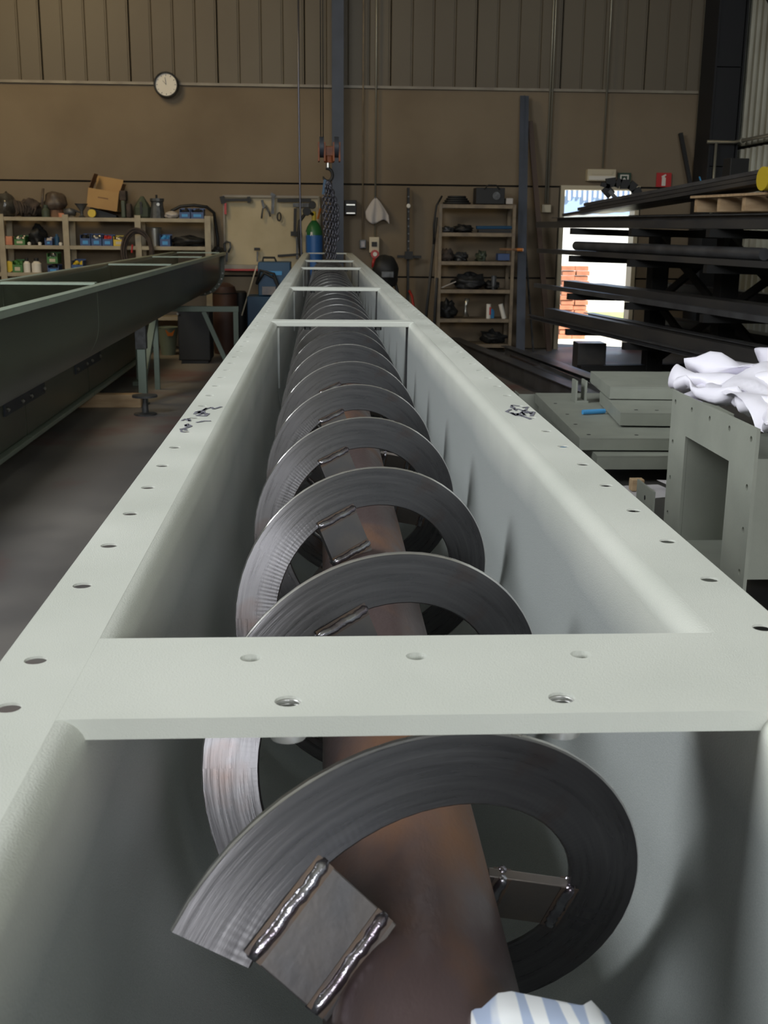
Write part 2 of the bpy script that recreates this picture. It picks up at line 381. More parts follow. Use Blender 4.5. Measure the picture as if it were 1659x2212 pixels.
def flange_strip(mb, x0, x1, y0, y1, zt, tk, holes, r, n=16):
    """flat strip along Y with real round holes at (x, y)"""
    hs = sorted([h for h in holes if y0+r < h[1] < y1-r], key=lambda h: h[1]); cuts = [y0]
    for i in range(len(hs)-1): cuts.append((hs[i][1]+hs[i+1][1])/2)
    cuts.append(y1)
    if not hs: return mb.box((x0, y0, zt-tk), (x1, y1, zt))
    for i, (hx, hy) in enumerate(hs): cell(mb, x0, x1, cuts[i], cuts[i+1], hx, hy, r, zt, tk, n)
    return mb
def cell(mb, x0, x1, ya, yb, hx, hy, r, zt, tk, n=16):
    cn = [atan2(b-hy, a-hx) for a, b in ((x0, ya), (x1, ya), (x1, yb), (x0, yb))]
    ang = sorted([2*pi*k/n-pi+.01 for k in range(n)] + cn); m = len(ang); top = []
    inn = [(hx+r*cos(a), hy+r*sin(a)) for a in ang]; out = []
    for a in ang:
        c, s_ = cos(a), sin(a); t = 1e9
        if c > 1e-9: t = min(t, (x1-hx)/c)
        if c < -1e-9: t = min(t, (x0-hx)/c)
        if s_ > 1e-9: t = min(t, (yb-hy)/s_)
        if s_ < -1e-9: t = min(t, (ya-hy)/s_)
        out.append((hx+t*c, hy+t*s_))
    vv = [(a, b, z) for z in (zt, zt-tk) for L_ in (out, inn) for a, b in L_]
    fs = []
    for i in range(m):
        j = (i+1) % m
        fs += [(i, j, m+j, m+i), (2*m+j, 2*m+i, 3*m+i, 3*m+j), (m+i, m+j, 3*m+j, 3*m+i), (j, i, 2*m+i, 2*m+j)]
    mb.add(vv, fs)
tr = thing('screw_conveyor_trough', 'long pale grey-green steel conveyor trough with drilled top flanges in the middle', 'trough', (AX, .3, 0))
joints = [-.35, 3.92, 6.15, 9.25, 11.28, 14.62]
for i in range(5):
    y0, y1 = joints[i]+.003, joints[i+1]-.003
    prof = trough_profile(AX, AZ, RT, ZT, XL, XR, RB)
    ny = max(2, int((y1-y0)/.25)); n = len(prof); vv = []; fs = []
    for k in range(ny+1):
        yy = y0+(y1-y0)*k/ny
        for a, b in prof:
            wob = .0025*noise.noise(Vector((a*2, yy*1.1, 3)))*(1 if b > AZ else 0)
            vv.append((a+wob, yy, b))
    for k in range(ny):
        for j in range(n): fs.append((k*n+j, k*n+(j+1) % n, (k+1)*n+(j+1) % n, (k+1)*n+j))
    h = n//2
    for k in (0, ny):
        for j in range(h-1): fs.append((k*n+j, k*n+j+1, k*n+n-2-j, k*n+n-1-j))
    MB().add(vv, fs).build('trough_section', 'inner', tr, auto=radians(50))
hl = [(-.208, .708), (-.211, .793)] + [(-.2135, .972+.1305*k) for k in range(105)] + [(-.21, .708-.13*k) for k in range(1, 8)]
hr = [(.354, .716), (.354, .848)] + [(.354, .978+.1305*k) for k in range(105)] + [(.354, .716-.13*k) for k in range(1, 8)]
for i in range(5):
    y0, y1 = joints[i]+.003, joints[i+1]-.003
    flange_strip(MB(), XL, AX-RT-RB, y0, y1, ZT, .0020, hl, .0084).build('left_flange', 'paint', tr)
    flange_strip(MB(), AX+RT+RB, XR, y0, y1, ZT, .0020, hr, .0084).build('right_flange', 'paint', tr)
# wide front cross plate with five holes
cp = MB(); zc = ZT+.0004; pt = .0145
px0, px1 = AX-RT-RB+.0004, AX+RT+RB-.0004
flr = [(-.054, .792), (.069, .792), (.193, .792)]; cuts = [px0, .0075, .131, px1]
for i, (hx, hy) in enumerate(flr): cell(cp, cuts[i], cuts[i+1], .752, .836, hx, hy, .0078, zc, pt, 20)
cuts = [px0, .069, px1]
for i, (hx, hy) in enumerate([(-.024, .712), (.162, .712)]): cell(cp, cuts[i], cuts[i+1], .687, .752, hx, hy, .0092, zc, pt, 20)
cp.build('cross_plate', 'paint', tr)
for hx in (-.024, .162):
    nb = MB().lathe([(.0098, 0), (.0120, 0), (.0128, -.004), (.0120, -.0085), (.0098, -.0085), (.0098, 0)], (hx, .706, zc-pt), 20)
    nb.build('weld_nut', 'nut', tr, auto=radians(40))
    th = MB()
    for k in range(4): th.ring((hx, .712, zc-.003-.0028*k), .0088, .0011, 'z', 16, 4)
    th.build('thread', 'nut', tr, smooth=True)
for jy in joints[1:5]:
    b = MB(); px = [px0, AX-.12, AX, AX+.12, px1]
    b.box((px0, jy-.045, ZT-.016), (px1, jy+.045, ZT+.001)); b.build('cross_bar', 'paint', tr, bevel=.002)
    for hx in (AX-.12, AX+.12): MB().lathe([(.001, 0), (.012, 0), (.012, -.012), (.001, -.012)], (hx, jy-.02, ZT-.016), 6).build('nut', 'chalk', tr)
    for sx in (-1, 1):
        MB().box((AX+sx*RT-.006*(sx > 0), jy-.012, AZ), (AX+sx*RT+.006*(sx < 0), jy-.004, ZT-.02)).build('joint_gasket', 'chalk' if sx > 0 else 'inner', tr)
MB().box((px0, 14.55, ZT-.012), (px1, 14.62, ZT+.001)).build('cross_bar', 'paint', tr)
# weld nick at the plate's near left corner, scribbles on the flanges
def scribble(cx, cy, sx, sy, n, seed):
    r2 = random.Random(seed); m = MB()
    for k in range(n):
        x_, y_ = cx+r2.uniform(-sx, sx), cy+r2.uniform(-sy, sy); pts = []
        for j in range(5): pts.append((x_, y_, ZT+.0008)); x_ += r2.uniform(-.01, .014); y_ += r2.uniform(-.03, .03)
        for j in range(4):
            a, b = Vector(pts[j]), Vector(pts[j+1]); m.beam(a, b, .003+.003*r2.random(), .0004)
    return m
scribble(-.215, 1.86, .012, .10, 9, 3).build('marker_scribble', 'ink', tr)
scribble(.345, 1.93, .016, .035, 9, 5).build('marker_scribble', 'ink', tr)
# trestles carrying it
def trestle(name, label, X0, X1, Y, zt, m, group=None, spread=.28, bw=.05, post=None):
    t = thing(name, label, 'trestle', ((X0+X1)/2, Y, 0), group)
    MB().box((X0, Y-bw/2, zt-bw), (X1, Y+bw/2, zt)).build('top_beam', m, t, bevel=.003)
    for xx, dx in ((X0+.03, 0), (X1-.03, 0)):
        MB().beam((xx, Y, 0), (xx, Y, zt-bw), bw*.9, bw*.9).build('leg', m, t)
    MB().beam((max(X0+.06, X1-.36), Y, zt-bw), (X1-.07, Y, .06), bw*.8, bw*.8, (0, 1, 0)).build('brace', m, t)
    MB().beam((X0+.03, Y-.25, .02), (X0+.03, Y+.25, .02), .06, .04).build('foot', m, t)
    MB().beam((X1-.03, Y-.25, .02), (X1-.03, Y+.25, .02), .06, .04).build('foot', m, t)
    return t
for k, (yy, wd) in enumerate(((2.2, 'nearest'), (7.4, 'middle'), (12.2, 'farthest'))):
    trestle('steel_trestle', wd+' grey trestle hidden beneath the middle trough', AX-.2, AX+.2, yy, AZ-RT-.004, 'trestle', 'trestles beneath the middle trough')
# ------------------------------------------------------------------ auger
P, Y0, RO, RI, RP = .459, .732, .195, .136, .0705
def thY(yy): return pi/2 - 2*pi*(yy-Y0)/P
YS = Y0 - P*60/360          # ribbon starts at 150 degrees
au = thing('screw_auger', 'long ribbon-flight auger on a rusty shaft lying in the middle trough', 'auger', (AX, YS, AZ))
MB().cyl((AX, -.1, AZ), (AX, 14.2, AZ), RP, 40).build('shaft', 'rust', au, auto=radians(40))
NT = 28; TK = .0075; ch = .0016
prof = [(RI+ch, -TK/2), (RO-ch, -TK/2), (RO, -TK/2+ch), (RO, TK/2-ch), (RO-ch, TK/2), (RI+ch, TK/2), (RI, TK/2-ch), (RI, -TK/2+ch)]
fm = MB(); NS = 60
for k in range(NS+1):
    a = radians(150) - 2*pi*k/NS; yy = P*k/NS
    for rr, dy in prof: fm.v.append(Vector((rr*cos(a), yy+dy, rr*sin(a))))
for k in range(NS):
    for j in range(8): fm.f.append([k*8+j, k*8+(j+1) % 8, (k+1)*8+(j+1) % 8, (k+1)*8+j])
fm.f += [list(range(8)), [NS*8+j for j in range(8)][::-1]]
f0 = fm.build('flight_turn', 'flight', au, local=True, auto=radians(30)); fl = [f0]
for k in range(1, NT):
    o = dup(f0, au); o.location = (0, P*k, 0); fl.append(o)
def bracket(parent, th, yoff, width=.066):
    b = MB(); sl = P/(2*pi*.105)*.9
    e_r = Vector((cos(th), 0, sin(th))); e_t = Vector((sin(th), 0, -cos(th))); e_t = (e_t + Vector((0, sl*.9, 0))).normalized(); e_n = e_r.cross(e_t)
    m = Matrix(((e_r.x, e_t.x, e_n.x, 0), (e_r.y, e_t.y, e_n.y, yoff), (e_r.z, e_t.z, e_n.z, 0), (0, 0, 0, 1)))
    b.box((RP-.006, -width/2, -.0045), (RI+.004, width/2, .0045), m)
    o = b.build('flight_bracket', 'plate', parent, local=True, bevel=.001)
    for rr in (RI-.001, RP+.006):
        for sg in (-1, 1):
            pts = []; rs = []
            for i in range(15):
                s_ = (i/14-.5)*width*1.02; pts.append(m @ Vector((rr+.0006*sin(i*1.1), s_, .0042*sg)))
                rs.append((.0052+.0006*sin(i*2.9+1))*(.6 if i in (0, 14) else 1))
            wb_ = MB().tube(pts, rs, 8); w_ = wb_.build('weld_bead', 'bead', o, local=True, smooth=True)
            tb = MB().box((rr-.0075, -width/2, sg*.0045), (rr+.0075, width/2, sg*.0052), m).build('heat_tint', 'burn', o, local=True)
    return o
b0 = bracket(au, radians(134), P*16/360, .078)
def bcopy(src, k):
    o = dup(src, au); o.location = (0, P*k, 0)
    if k < 10:
        for c_ in src.children: dup(c_, o)
for th in (112, -10, -128):
    kk = ((150-th) % 360)/360
    if th == 112:
        src = bracket(au, radians(th), P*kk)   # second start: first lies one turn in
        src.location = (0, P, 0)
        for k in range(2, NT): bcopy(src, k)
    else:
        src = bracket(au, radians(th), P*kk)
        for k in range(1, NT): bcopy(src, k)
# black marker strokes beside the right bracket on the first turn
mk = MB()
for dz, l, r0 in ((.006, .030, .150), (-.008, .026, .148), (-.020, .012, .156)):
    th = radians(-12)+dz/.16; yy = P*162/360 + dz*-.3
    e_r = Vector((cos(th), 0, sin(th)))
    a_ = e_r*r0+Vector((0, P*((150-math.degrees(th))/360)-TK/2-.0006, 0)); b_ = e_r*(r0+l)+Vector((0, P*((150-math.degrees(th))/360)-TK/2-.0006, 0))
    mk.beam(a_, b_, .0004, .007)
mk.build('marker_stroke', 'chalk', fl[0], local=True)

# ------------------------------------------------------------------ left trough (dark green) and the low one under it
lt = thing('green_conveyor_trough', 'long dark green conveyor trough raised on trestles at left', 'trough', (-1.53, 9, .8))
LA, LZ, LR = -1.53, 1.06, .26; LZT = 1.287
lj = [2.0, 6.57, 9.87, 12.4, 14.55]
for i in range(4):
    m = MB(); m.prism([(a-LA, b-LZT) for a, b in trough_profile(LA, LZ, LR, LZT, 0, 0)], (LA, lj[i]+.003, LZT), (LA, lj[i+1]-.003, LZT))
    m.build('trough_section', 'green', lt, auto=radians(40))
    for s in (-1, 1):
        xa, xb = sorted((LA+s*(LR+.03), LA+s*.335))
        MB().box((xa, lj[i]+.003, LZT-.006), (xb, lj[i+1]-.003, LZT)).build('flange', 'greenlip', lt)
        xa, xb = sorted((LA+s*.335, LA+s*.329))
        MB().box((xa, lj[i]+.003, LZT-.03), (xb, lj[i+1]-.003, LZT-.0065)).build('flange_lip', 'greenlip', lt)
for jy in lj[1:4] + [14.5]:
    MB().box((LA-LR, jy-.04, LZT-.012), (LA+LR, jy+.04, LZT+.001)).build('cross_bar', 'greenlip', lt)
ef = MB(); pr = []; n = 24
for k in range(n+1):
    a = pi+pi*k/n; pr.append((LA+LR*cos(a), LZ+LR*sin(a), LA+(LR+.05)*cos(a), LZ+(LR+.05)*sin(a)))
pr = [(LA-LR, LZT-.01, LA-LR-.05, LZT-.01)]+pr+[(LA+LR, LZT-.01, LA+LR+.05, LZT-.01)]
for (a, b, c, d), (e, f, g, h) in zip(pr, pr[1:]):
    ef.add([(a, 14.55, b), (c, 14.55, d), (g, 14.55, h), (e, 14.55, f), (a, 14.565, b), (c, 14.565, d), (g, 14.565, h), (e, 14.565, f)], [(0,1,2,3),(4,5,6,7),(0,1,5,4),(2,3,7,6),(1,2,6,5),(3,0,4,7)])
ef.build('end_flange', 'green', lt)
for k in range(7):
    a = -.1-.25*k; p = Vector((LA+(LR+.028)*cos(a), 14.54, LZ+(LR+.028)*sin(a)))
    MB().lathe([(.012, 0), (.012, -.012), (.006, -.014)], p, 6, 'y').build('bolt', 'nut', lt)
# lower one
lo = thing('green_channel_casing', 'low dark green steel casing with bolted joint plates beneath the left trough', 'casing', (-2.3, 9, .12))
lk = [2.2, 8.0, 10.2, 13.9]
for i in range(3):
    MB().box((-2.56, lk[i]+.004, .155), (-2.08, lk[i+1]-.004, .78)).build('casing_section', 'green', lo, bevel=.01)
    MB().box((-2.60, lk[i]+.004, .121), (-2.035, lk[i+1]-.004, .154)).build('bottom_rail', 'greenlip', lo, bevel=.006)
for yc in (8.0, 10.2):
    MB().box((-2.079, yc-.55, .38), (-2.068, yc+.55, .54)).build('joint_plate', 'bluecol', lo)
    for dy in (-.5, -.12, .12, .5):
        for z in (.42, .50):
            MB().lathe([(.016, 0), (.016, .012), (.006, .02)], (-2.068, yc+dy, z), 8, 'x').build('bolt', 'steel', lo)
t1 = thing('timber_block', 'pale squared timber block on the floor beside the round jack', 'timber', (-1.84, 10.35, 0))
o = MB().box((-2.5, 10.28, 0), (-1.64, 10.40, .119)).build('beam', 'wood', t1, bevel=.006)
pt_ = thing('support_post', 'grey steel support post with rear brace standing behind the timber block', 'post', (-1.66, 10.6, 0))
MB().box((-1.70, 10.55, 0), (-1.625, 10.62, .50)).build('post', 'trestle', pt_, bevel=.003); MB().box((-1.712, 10.54, .501), (-1.613, 10.63, .797)).build('head', 'greytool', pt_, bevel=.003)
MB().beam((-1.66, 10.63, .25), (-1.66, 11.5, .77), .06, .05).build('brace', 'trestle', pt_); MB().beam((-1.66, 11.5, 0), (-1.66, 11.5, .79), .05, .05).build('rear_leg', 'trestle', pt_)
MB().box((-1.74, 10.46, .0), (-1.60, 10.549, .012)).build('foot_plate', 'greytool', pt_)
trestle('green_trestle', 'pale green trestle with diagonal brace under the far left trough', -1.95, -.87, 12.0, .795, 'trestle', bw=.055)
jk = thing('screw_jack', 'small round-plate screw jack on the floor at the timber end', 'jack', (-1.545, 9.9, 0))
MB().lathe([(.10, 0), (.10, .012), (.03, .02), (.022, .12), (.022, .15)], (-1.545, 9.9, 0), 20).build('base', 'greytool', jk, auto=.6)
MB().lathe([(.022, .15), (.11, .155), (.11, .172), (.02, .178)], (-1.545, 9.9, 0), 20).build('top_plate', 'greytool', jk, auto=.6)

# ------------------------------------------------------------------ columns, conduits, pipes
cb = thing('steel_column', 'slate blue steel column on the back wall behind the hoist', 'column', (.205, 15.4, 0))
MB().box((.13, 15.36, 0), (.28, 15.375, CZ)).build('flange', 'bluecol', cb); MB().box((.195, 15.376, 0), (.21, 15.56, CZ)).build('web', 'bluecol', cb)
MB().box((.13, 15.561, 0), (.28, 15.575, CZ)).build('flange', 'bluecol', cb)
cc = thing('corner_column', 'massive dark steel column in the far right corner', 'column', (5.12, 15.2, 0))
MB().box((4.93, 14.93, 0), (4.955, 15.5, CZ)).build('flange', 'darkcol', cc); MB().box((4.956, 15.2, 0), (5.28, 15.22, CZ)).build('web', 'darkcol', cc)
MB().box((5.281, 14.93, 0), (5.305, 15.5, CZ)).build('flange', 'darkcol', cc)
for z in (1.2, 2.4, 3.6, 4.8): MB().box((4.956, 14.95, z), (5.28, 15.199, z+.012)).build('stiffener', 'darkcol', cc)
MB().box((4.956, 14.95, .0), (5.27, 14.965, CZ)).build('cover_plate', 'darkcol', cc)
db = MB().beam((5.26, 15.1, 5.0), (5.26, 12.0, 2.85), .13, .10); solo(db, 'wall_brace', 'darkcol', 'dark diagonal brace along the corrugated right wall', 'brace')
pp = thing('air_pipe', 'thin pale pipe running round the corner column along the right wall', 'pipe', (5.2, 14.8, 2.7))
MB().tube([(4.88, 14.86, 2.70), (5.24, 14.86, 2.70), (5.24, 14.5, 2.70), (5.24, 9.5, 2.70)], .022, 8).build('run', 'pipe', pp, smooth=True)
MB().tube([(5.0, 14.86, 2.70), (5.0, 14.86, 1.6)], .018, 8).build('drop', 'pipe', pp, smooth=True)
for y in (14.6, 13.6, 12.6): MB().ring((5.24, y, 2.7), .028, .008, 'y', 12, 6).build('clip', 'pipe', pp)
def conduit(px0, py0, px1, py1, label, m='pipe', r=.012, Y=15.55, top=True, group=None):
    a = at(px0, py0, Y); b = at(px1, py1, Y); a.z = CZ if top else a.z; a.x = b.x
    return solo(MB().tube([a, b], r, 8), 'wall_conduit', m, label, 'conduit', group, smooth=True)
conduit(784, 0, 783, 516, 'thin dark conduit dropping to the small grey box right of the blue column', 'shelfdim', .009)
conduit(812, 0, 810, 512, 'pale conduit dropping to the white switch box above the dark hood')
conduit(1190, 0, 1178, 440, 'left one of the twin conduits above the small white box by the doorway')
conduit(1196, 0, 1183, 440, 'right one of the twin conduits above the small white box by the doorway')
conduit(1310, 0, 1302, 362, 'single conduit dropping to the emergency lamp above the doorway')
conduit(1507, 0, 1503, 310, 'pale conduit beside the dark corner column', Y=15.5)
def pbox(name, px0, py0, px1, py1, Y, dep, m, label, cat, group=None, bevel=.006):
    a = at(px0, py0, Y); b = at(px1, py1, Y); t = thing(name, label, cat, ((a.x+b.x)/2, Y+dep/2, b.z), group)
    MB().box((a.x, Y, b.z), (b.x, Y+dep, a.z)).build('casing', m, t, bevel=bevel); return t, a, b
t, a, b = pbox('junction_box', 777, 518, 791, 537, 15.5, .09, 'greytool', 'small grey junction box low on the wall right of the chains', 'box')
MB().box((a.x+.02, 15.49, b.z+.02), (b.x-.02, 15.4995, a.z-.02)).build('lid', 'plate', t)
t, a, b = pbox('switch_box', 798, 512, 819, 546, 15.48, .11, 'cream', 'tall white switch box on the wall under its conduit', 'box')
MB().box((a.x+.03, 15.462, b.z+.08), (b.x-.03, 15.479, b.z+.14)).build('switch', 'black', t)
t = thing('red_wall_plug', 'round red and white wall plug under the switch box', 'plug', tuple(at(810, 548, 15.42)))
MB().lathe([(.055, 0), (.055, .10), (.03, .12)], at(810, 549, 15.41), 16, 'y').build('collar', 'redpl', t); MB().lathe([(.028, -.01), (.028, -.001)], at(810, 549, 15.41), 16, 'y').build('face', 'whitepl', t)
MB().tube([at(809, 558, 15.43), at(806, 568, 15.43), at(806, 578, 15.43)], .02, 8).build('cable', 'redpl', t, smooth=True)
t, a, b = pbox('light_switch', 1171, 442, 1190, 459, 15.5, .09, 'cream', 'small white box under twin conduits left of the doorway', 'box')
t, a, b = pbox('emergency_lamp', 1270, 365, 1330, 391, 15.46, .13, 'cream', 'cream emergency lamp box above the doorway', 'lamp')
MB().box((a.x+.015, 15.44, b.z+.01), (b.x-.015, 15.459, b.z+.06)).build('diffuser', 'whitepl', t)
MB().box((a.x+.05, 15.45, b.z+.08), (b.x-.05, 15.459, a.z-.02)).build('front_panel', 'cream', t)
# signs
t, a, b = pbox('exit_sign', 1335, 373, 1362, 401, 15.56, .012, 'exit', 'small dark green emergency exit sign with white pictogram above the doorway', 'sign', bevel=0)
X0, X1, Z0, Z1 = a.x, b.x, b.z, a.z; W, H = X1-X0, Z1-Z0; Ys = 15.554
g = MB()
for q in ((.18, .18, .28, .85), (.28, .75, .74, .85), (.72, .18, .82, .85)): g.box((X0+W*q[0], Ys, Z0+H*q[1]), (X0+W*q[2], Ys+.005, Z0+H*q[3]))
g.build('door_symbol', 'whitepl', t)
MB().box((X0+W*.44, Ys, Z0+H*.15), (X0+W*.56, Ys+.005, Z0+H*.45)).add([(X0+W*.33, Ys, Z0+H*.42), (X0+W*.67, Ys, Z0+H*.42), (X0+W*.5, Ys, Z0+H*.64)], [(0, 1, 2)]).build('arrow_symbol', 'whitepl', t)
t, a, b = pbox('extinguisher_sign', 1419, 373, 1449, 404, 15.56, .012, 'redsign', 'small red fire extinguisher sign on the back wall', 'sign', bevel=0)
X0, X1, Z0, Z1 = a.x, b.x, b.z, a.z; W, H = X1-X0, Z1-Z0
MB().box((X0+W*.36, Ys, Z0+H*.08), (X0+W*.62, Ys+.005, Z0+H*.66)).box((X0+W*.43, Ys, Z0+H*.66), (X0+W*.55, Ys+.005, Z0+H*.80)).beam((X0+W*.34, Ys+.002, Z0+H*.70), (X0+W*.62, Ys+.002, Z0+H*.86), .005, .02).build('extinguisher_symbol', 'whitepl', t)
# clock
c0 = at(359, 183, 15.5); t = thing('wall_clock', 'round white wall clock on the pale rail', 'clock', tuple(c0)); R = at(386, 183, 15.5).x-c0.x
MB().lathe([(R*.84, .0), (R*.86, -.03), (R*.93, -.04), (R, -.02), (R, .055)], c0, 40, 'y').build('rim', 'greytool', t, auto=.7)
MB().lathe([(R*.85, .0), (R*.85, -.008)], c0, 40, 'y').build('dial', 'whitepl', t)
for k in range(12):
    a = 2*pi*k/12; d = Vector((sin(a), 0, cos(a))); o_ = c0+Vector((0, -.011, 0)); MB().beam(o_+d*R*.68, o_+d*R*.78, .004, .012, (0, 1, 0)).build('hour_mark', 'black', t)
for ang, l, wd in ((-8, .55, .012), (-40, .38, .016)):
    a = radians(ang); d = Vector((sin(a), 0, cos(a))); o_ = c0+Vector((0, -.016, 0)); MB().beam(o_, o_+d*R*l, .004, wd, (0, 1, 0)).build('hand', 'greytool', t)
# leaning bars
A1, A2 = at(1133, 207, 15.50), at(1124, 760, 14.95); A2.z = .0
lb = thing('leaning_beam', 'tall slate blue steel beam leaning on the wall right of the tan shelf', 'beam', (A2.x, A2.y, 0))
d_ = (A1-A2)
MB().beam(A2+Vector((0, 0, .03)), A1, .115, .008, (0, 1, 0)).build('flange', 'bluecol', lb)
MB().beam(A2+Vector((0, .06, .03)), A1+Vector((0, .03, 0)), .01, .09, (0, 1, .01)).build('web', 'bluecol', lb)
B1, B2 = at(1145, 262, 15.52), at(1186, 760, 15.1); B2.z = 0
solo(MB().beam(B2+Vector((0, 0, .02)), B1, .065, .05, (0, 1, 0)), 'leaning_bar', 'brownbar', 'thin red-brown bar leaning on the wall just left of the doorway', 'bar')
solo(MB().beam(at(1152, 760, 15.1), at(1130, 470, 15.5), .02, .02), 'leaning_rod', 'greytool', 'thin grey rod leaning at the foot of the slate beam', 'rod')
E1, E2 = at(1470, 288, 15.5), at(1512, 445, 14.6)
# pendant cable, hoist
solo(MB().tube([at(645, 0, 14.9)+Vector((0, 0, 1.2)), at(645, 200, 14.9), at(648, 420, 14.9), at(651, 560, 14.9), at(650, 600, 14.9)], .012, 8), 'pendant_cable', 'chain', 'dark vertical pendant cable hanging left of the hoist', 'cable', smooth=True)
HY = 13.6
hb = thing('hoist_block', 'orange twin-sheave hook block hanging on thin wires above the trough', 'hoist', tuple(at(709, 330, HY)))
for px in (695, 727):
    p = at(px, 318, HY); r_ = .115
    MB().lathe([(.08, -.018), (r_, -.025), (r_, .025), (.08, .018)], p, 24, 'x').build('sheave', 'bluecol', hb, auto=.6)
    for sx in (-.037, .030):
        MB().box((p.x+sx-.006, HY-.10, p.z-.16), (p.x+sx+.014, HY+.10, p.z+.05)).build('side_plate', 'hoistor', hb, bevel=.004)
cb_ = at(711, 330, HY); MB().box((cb_.x-.09, HY-.06, cb_.z-.04), (cb_.x+.09, HY+.06, cb_.z+.07)).build('crosshead', 'hoistor', hb, bevel=.01)
MB().lathe([(.055, -.11), (.06, -.04)], cb_, 16).build('swivel', 'hoistor', hb)
h1 = at(708, 345, HY); MB().cyl(h1, at(708, 362, HY), .026, 12).build('shank', 'steel', hb)
pts = []
hc = at(708, 378, HY)
for k in range(15):
    a = radians(100-k*19); pts.append(hc+Vector((.055*cos(a), 0, .07*sin(a))))
MB().tube([at(708, 362, HY)]+pts, [.02]+[.018]*13+[.012, .006], 8).build('hook', 'black', hb, smooth=True)
for px in (693, 698):
    p = at(px, 300, HY); solo(MB().tube([p, Vector((p.x, HY, CZ))], .006, 6), 'hoist_wire', 'black', ('left' if px == 693 else 'right')+' one of two thin wires rising from the hook block', 'wire', 'hoist wires', smooth=True)
# chain slings
def chain(pts, label, lk=.052, wr=.0075):
    P_ = [Vector(p) for p in pts]; t = thing('sling_chain', label, 'chain', tuple(P_[0]), 'sling chains on the hook')
    m = MB(); tot = 0; seg = []
    for a, b in zip(P_, P_[1:]): seg.append((a, b, (b-a).length)); tot += (b-a).length
    s_ = 0; k = 0
    while s_ < tot:
        u = s_; 
        for a, b, l in seg:
            if u <= l: break
            u -= l
        d = (b-a).normalized(); c_ = a+d*u; sd = d.orthogonal().normalized(); 
        sd = (Matrix.Rotation(pi/2*(k % 2)+.6, 3, d) @ sd)
        q = []
        for i in range(8):
            an = 2*pi*i/8; q.append(c_+d*(lk*.62*sin(an))+sd*(lk*.36*cos(an)))
        m.tube(q, wr, 5, closed=True); s_ += lk*.86; k += 1
    o = m.build('chain_links', 'chain', t, smooth=True); o['kind'] = 'stuff'
    return t
ch_specs = [((703, 395), (699, 440), (706, 562), 'leftmost hanging strand'), ((706, 396), (708, 430), (712, 566), 'second strand from the left'), ((710, 398), (716, 432), (717, 566), 'third strand from the left'), ((712, 400), (722, 440), (721, 565), 'fourth strand from the left'), ((712, 398), (728, 450), (727, 520), 'rightmost hanging strand')]
for i, (a, b, c_, lb_) in enumerate(ch_specs):
    for j in range(2):
        yo = HY-.08+.12*j; chain([at(a[0]+j, a[1], yo+.01*i), at(b[0]+1.5*j, b[1], yo+.02*i), at(c_[0]+2*j, c_[1]-4*j, yo+.02*i)], '%s of the steel sling chains, %s layer' % (lb_, ('front', 'rear')[j]))
t = thing('shortening_clutch', 'small bright sling clutch with a blue tag at the chain top', 'clutch', tuple(at(699, 400, HY-.08)))
MB().beam(at(702, 388, HY-.08), at(698, 420, HY-.08), .03, .03).build('body', 'machblue', t)
# ------------------------------------------------------------------ cylinder
gy = 15.1; gp = at(678.5, 520, gy); R = (at(697, 520, gy).x-at(660, 520, gy).x)/2
t = thing('gas_cylinder', 'blue gas cylinder with green shoulder standing behind the middle trough end', 'cylinder', (gp.x, gy, 0))
zs = at(678, 508, gy).z; zt = at(678, 478, gy).z
MB().lathe([(R*.9, .0), (R, .02), (R, zs)], (gp.x, gy, 0), 28).build('body', 'cylblue', t, auto=.5)
MB().lathe([(R, zs+.001), (R*.97, zs+.05), (R*.82, zs+.10), (R*.55, zs+.15), (R*.34, zt), (R*.3, zt+.01)], (gp.x, gy, 0), 28).build('shoulder', 'cylgreen', t, auto=.5)
for k in (-1.15, -.3): MB().add([(gp.x+R*1.004*sin(a), gy-R*1.004*cos(a), z) for a, z in ((k-.16, zs-.01), (k+.16, zs-.01), (k+.1, zs+.04), (k-.1, zs+.04))], [(0, 1, 2, 3)]).build('label', 'whitepl', t)
MB().lathe([(.028, 0), (.028, .10), (.015, .12)], (gp.x, gy, zt+.005), 12).build('valve', 'yellow', t)
MB().lathe([(.05, -.02), (.055, .02)], (gp.x-.09, gy-.1, zt+.12), 14, 'y').lathe([(.045, -.02), (.05, .02)], (gp.x-.02, gy-.12, zt+.2), 14, 'y').build('gauge', 'black', t)
MB().tube([(gp.x, gy, zt+.08), (gp.x-.09, gy-.08, zt+.12), (gp.x-.18, gy-.1, zt+.0), (gp.x-.2, gy-.1, zt-.15), (gp.x-.16, gy-.12, zt-.5)], .022, 8).build('hose', 'black', t, smooth=True)
MB().beam((gp.x+.05, gy-.03, zt+.03), (gp.x+.085, gy-.06, zt+.16), .02, .02).build('handle', 'orange', t)
# ------------------------------------------------------------------ pegboard with tools
a, b = at(481, 421, 15.52), at(691, 583, 15.52); PX0, PX1, PZ0, PZ1 = a.x, b.x, b.z, a.z
t = thing('tool_board', 'cream painted tool board on the wall between shelves and cylinder', 'board', ((PX0+PX1)/2, 15.55, PZ0))
MB().box((PX0, 15.55, PZ0), (PX1, 15.575, PZ1)).build('board_panel', 'board', t)
for q in ((PX0, PZ1-.03, PX1, PZ1), (PX0, PZ0, PX0+.025, PZ1-.031), (PX1-.025, PZ0, PX1, PZ1-.031)): MB().box((q[0], 15.51, q[1]), (q[2], 15.549, q[3])).build('frame', 'rail', t)
lz = at(500, 572, 15.4).z; MB().box((PX0, 15.38, lz-.05), (PX1-.55, 15.549, lz)).build('ledge', 'rail', t); MB().box((PX0, 15.372, lz-.075), (PX1-.55, 15.39, lz-.051)).build('ledge_edge', 'redpl', t)
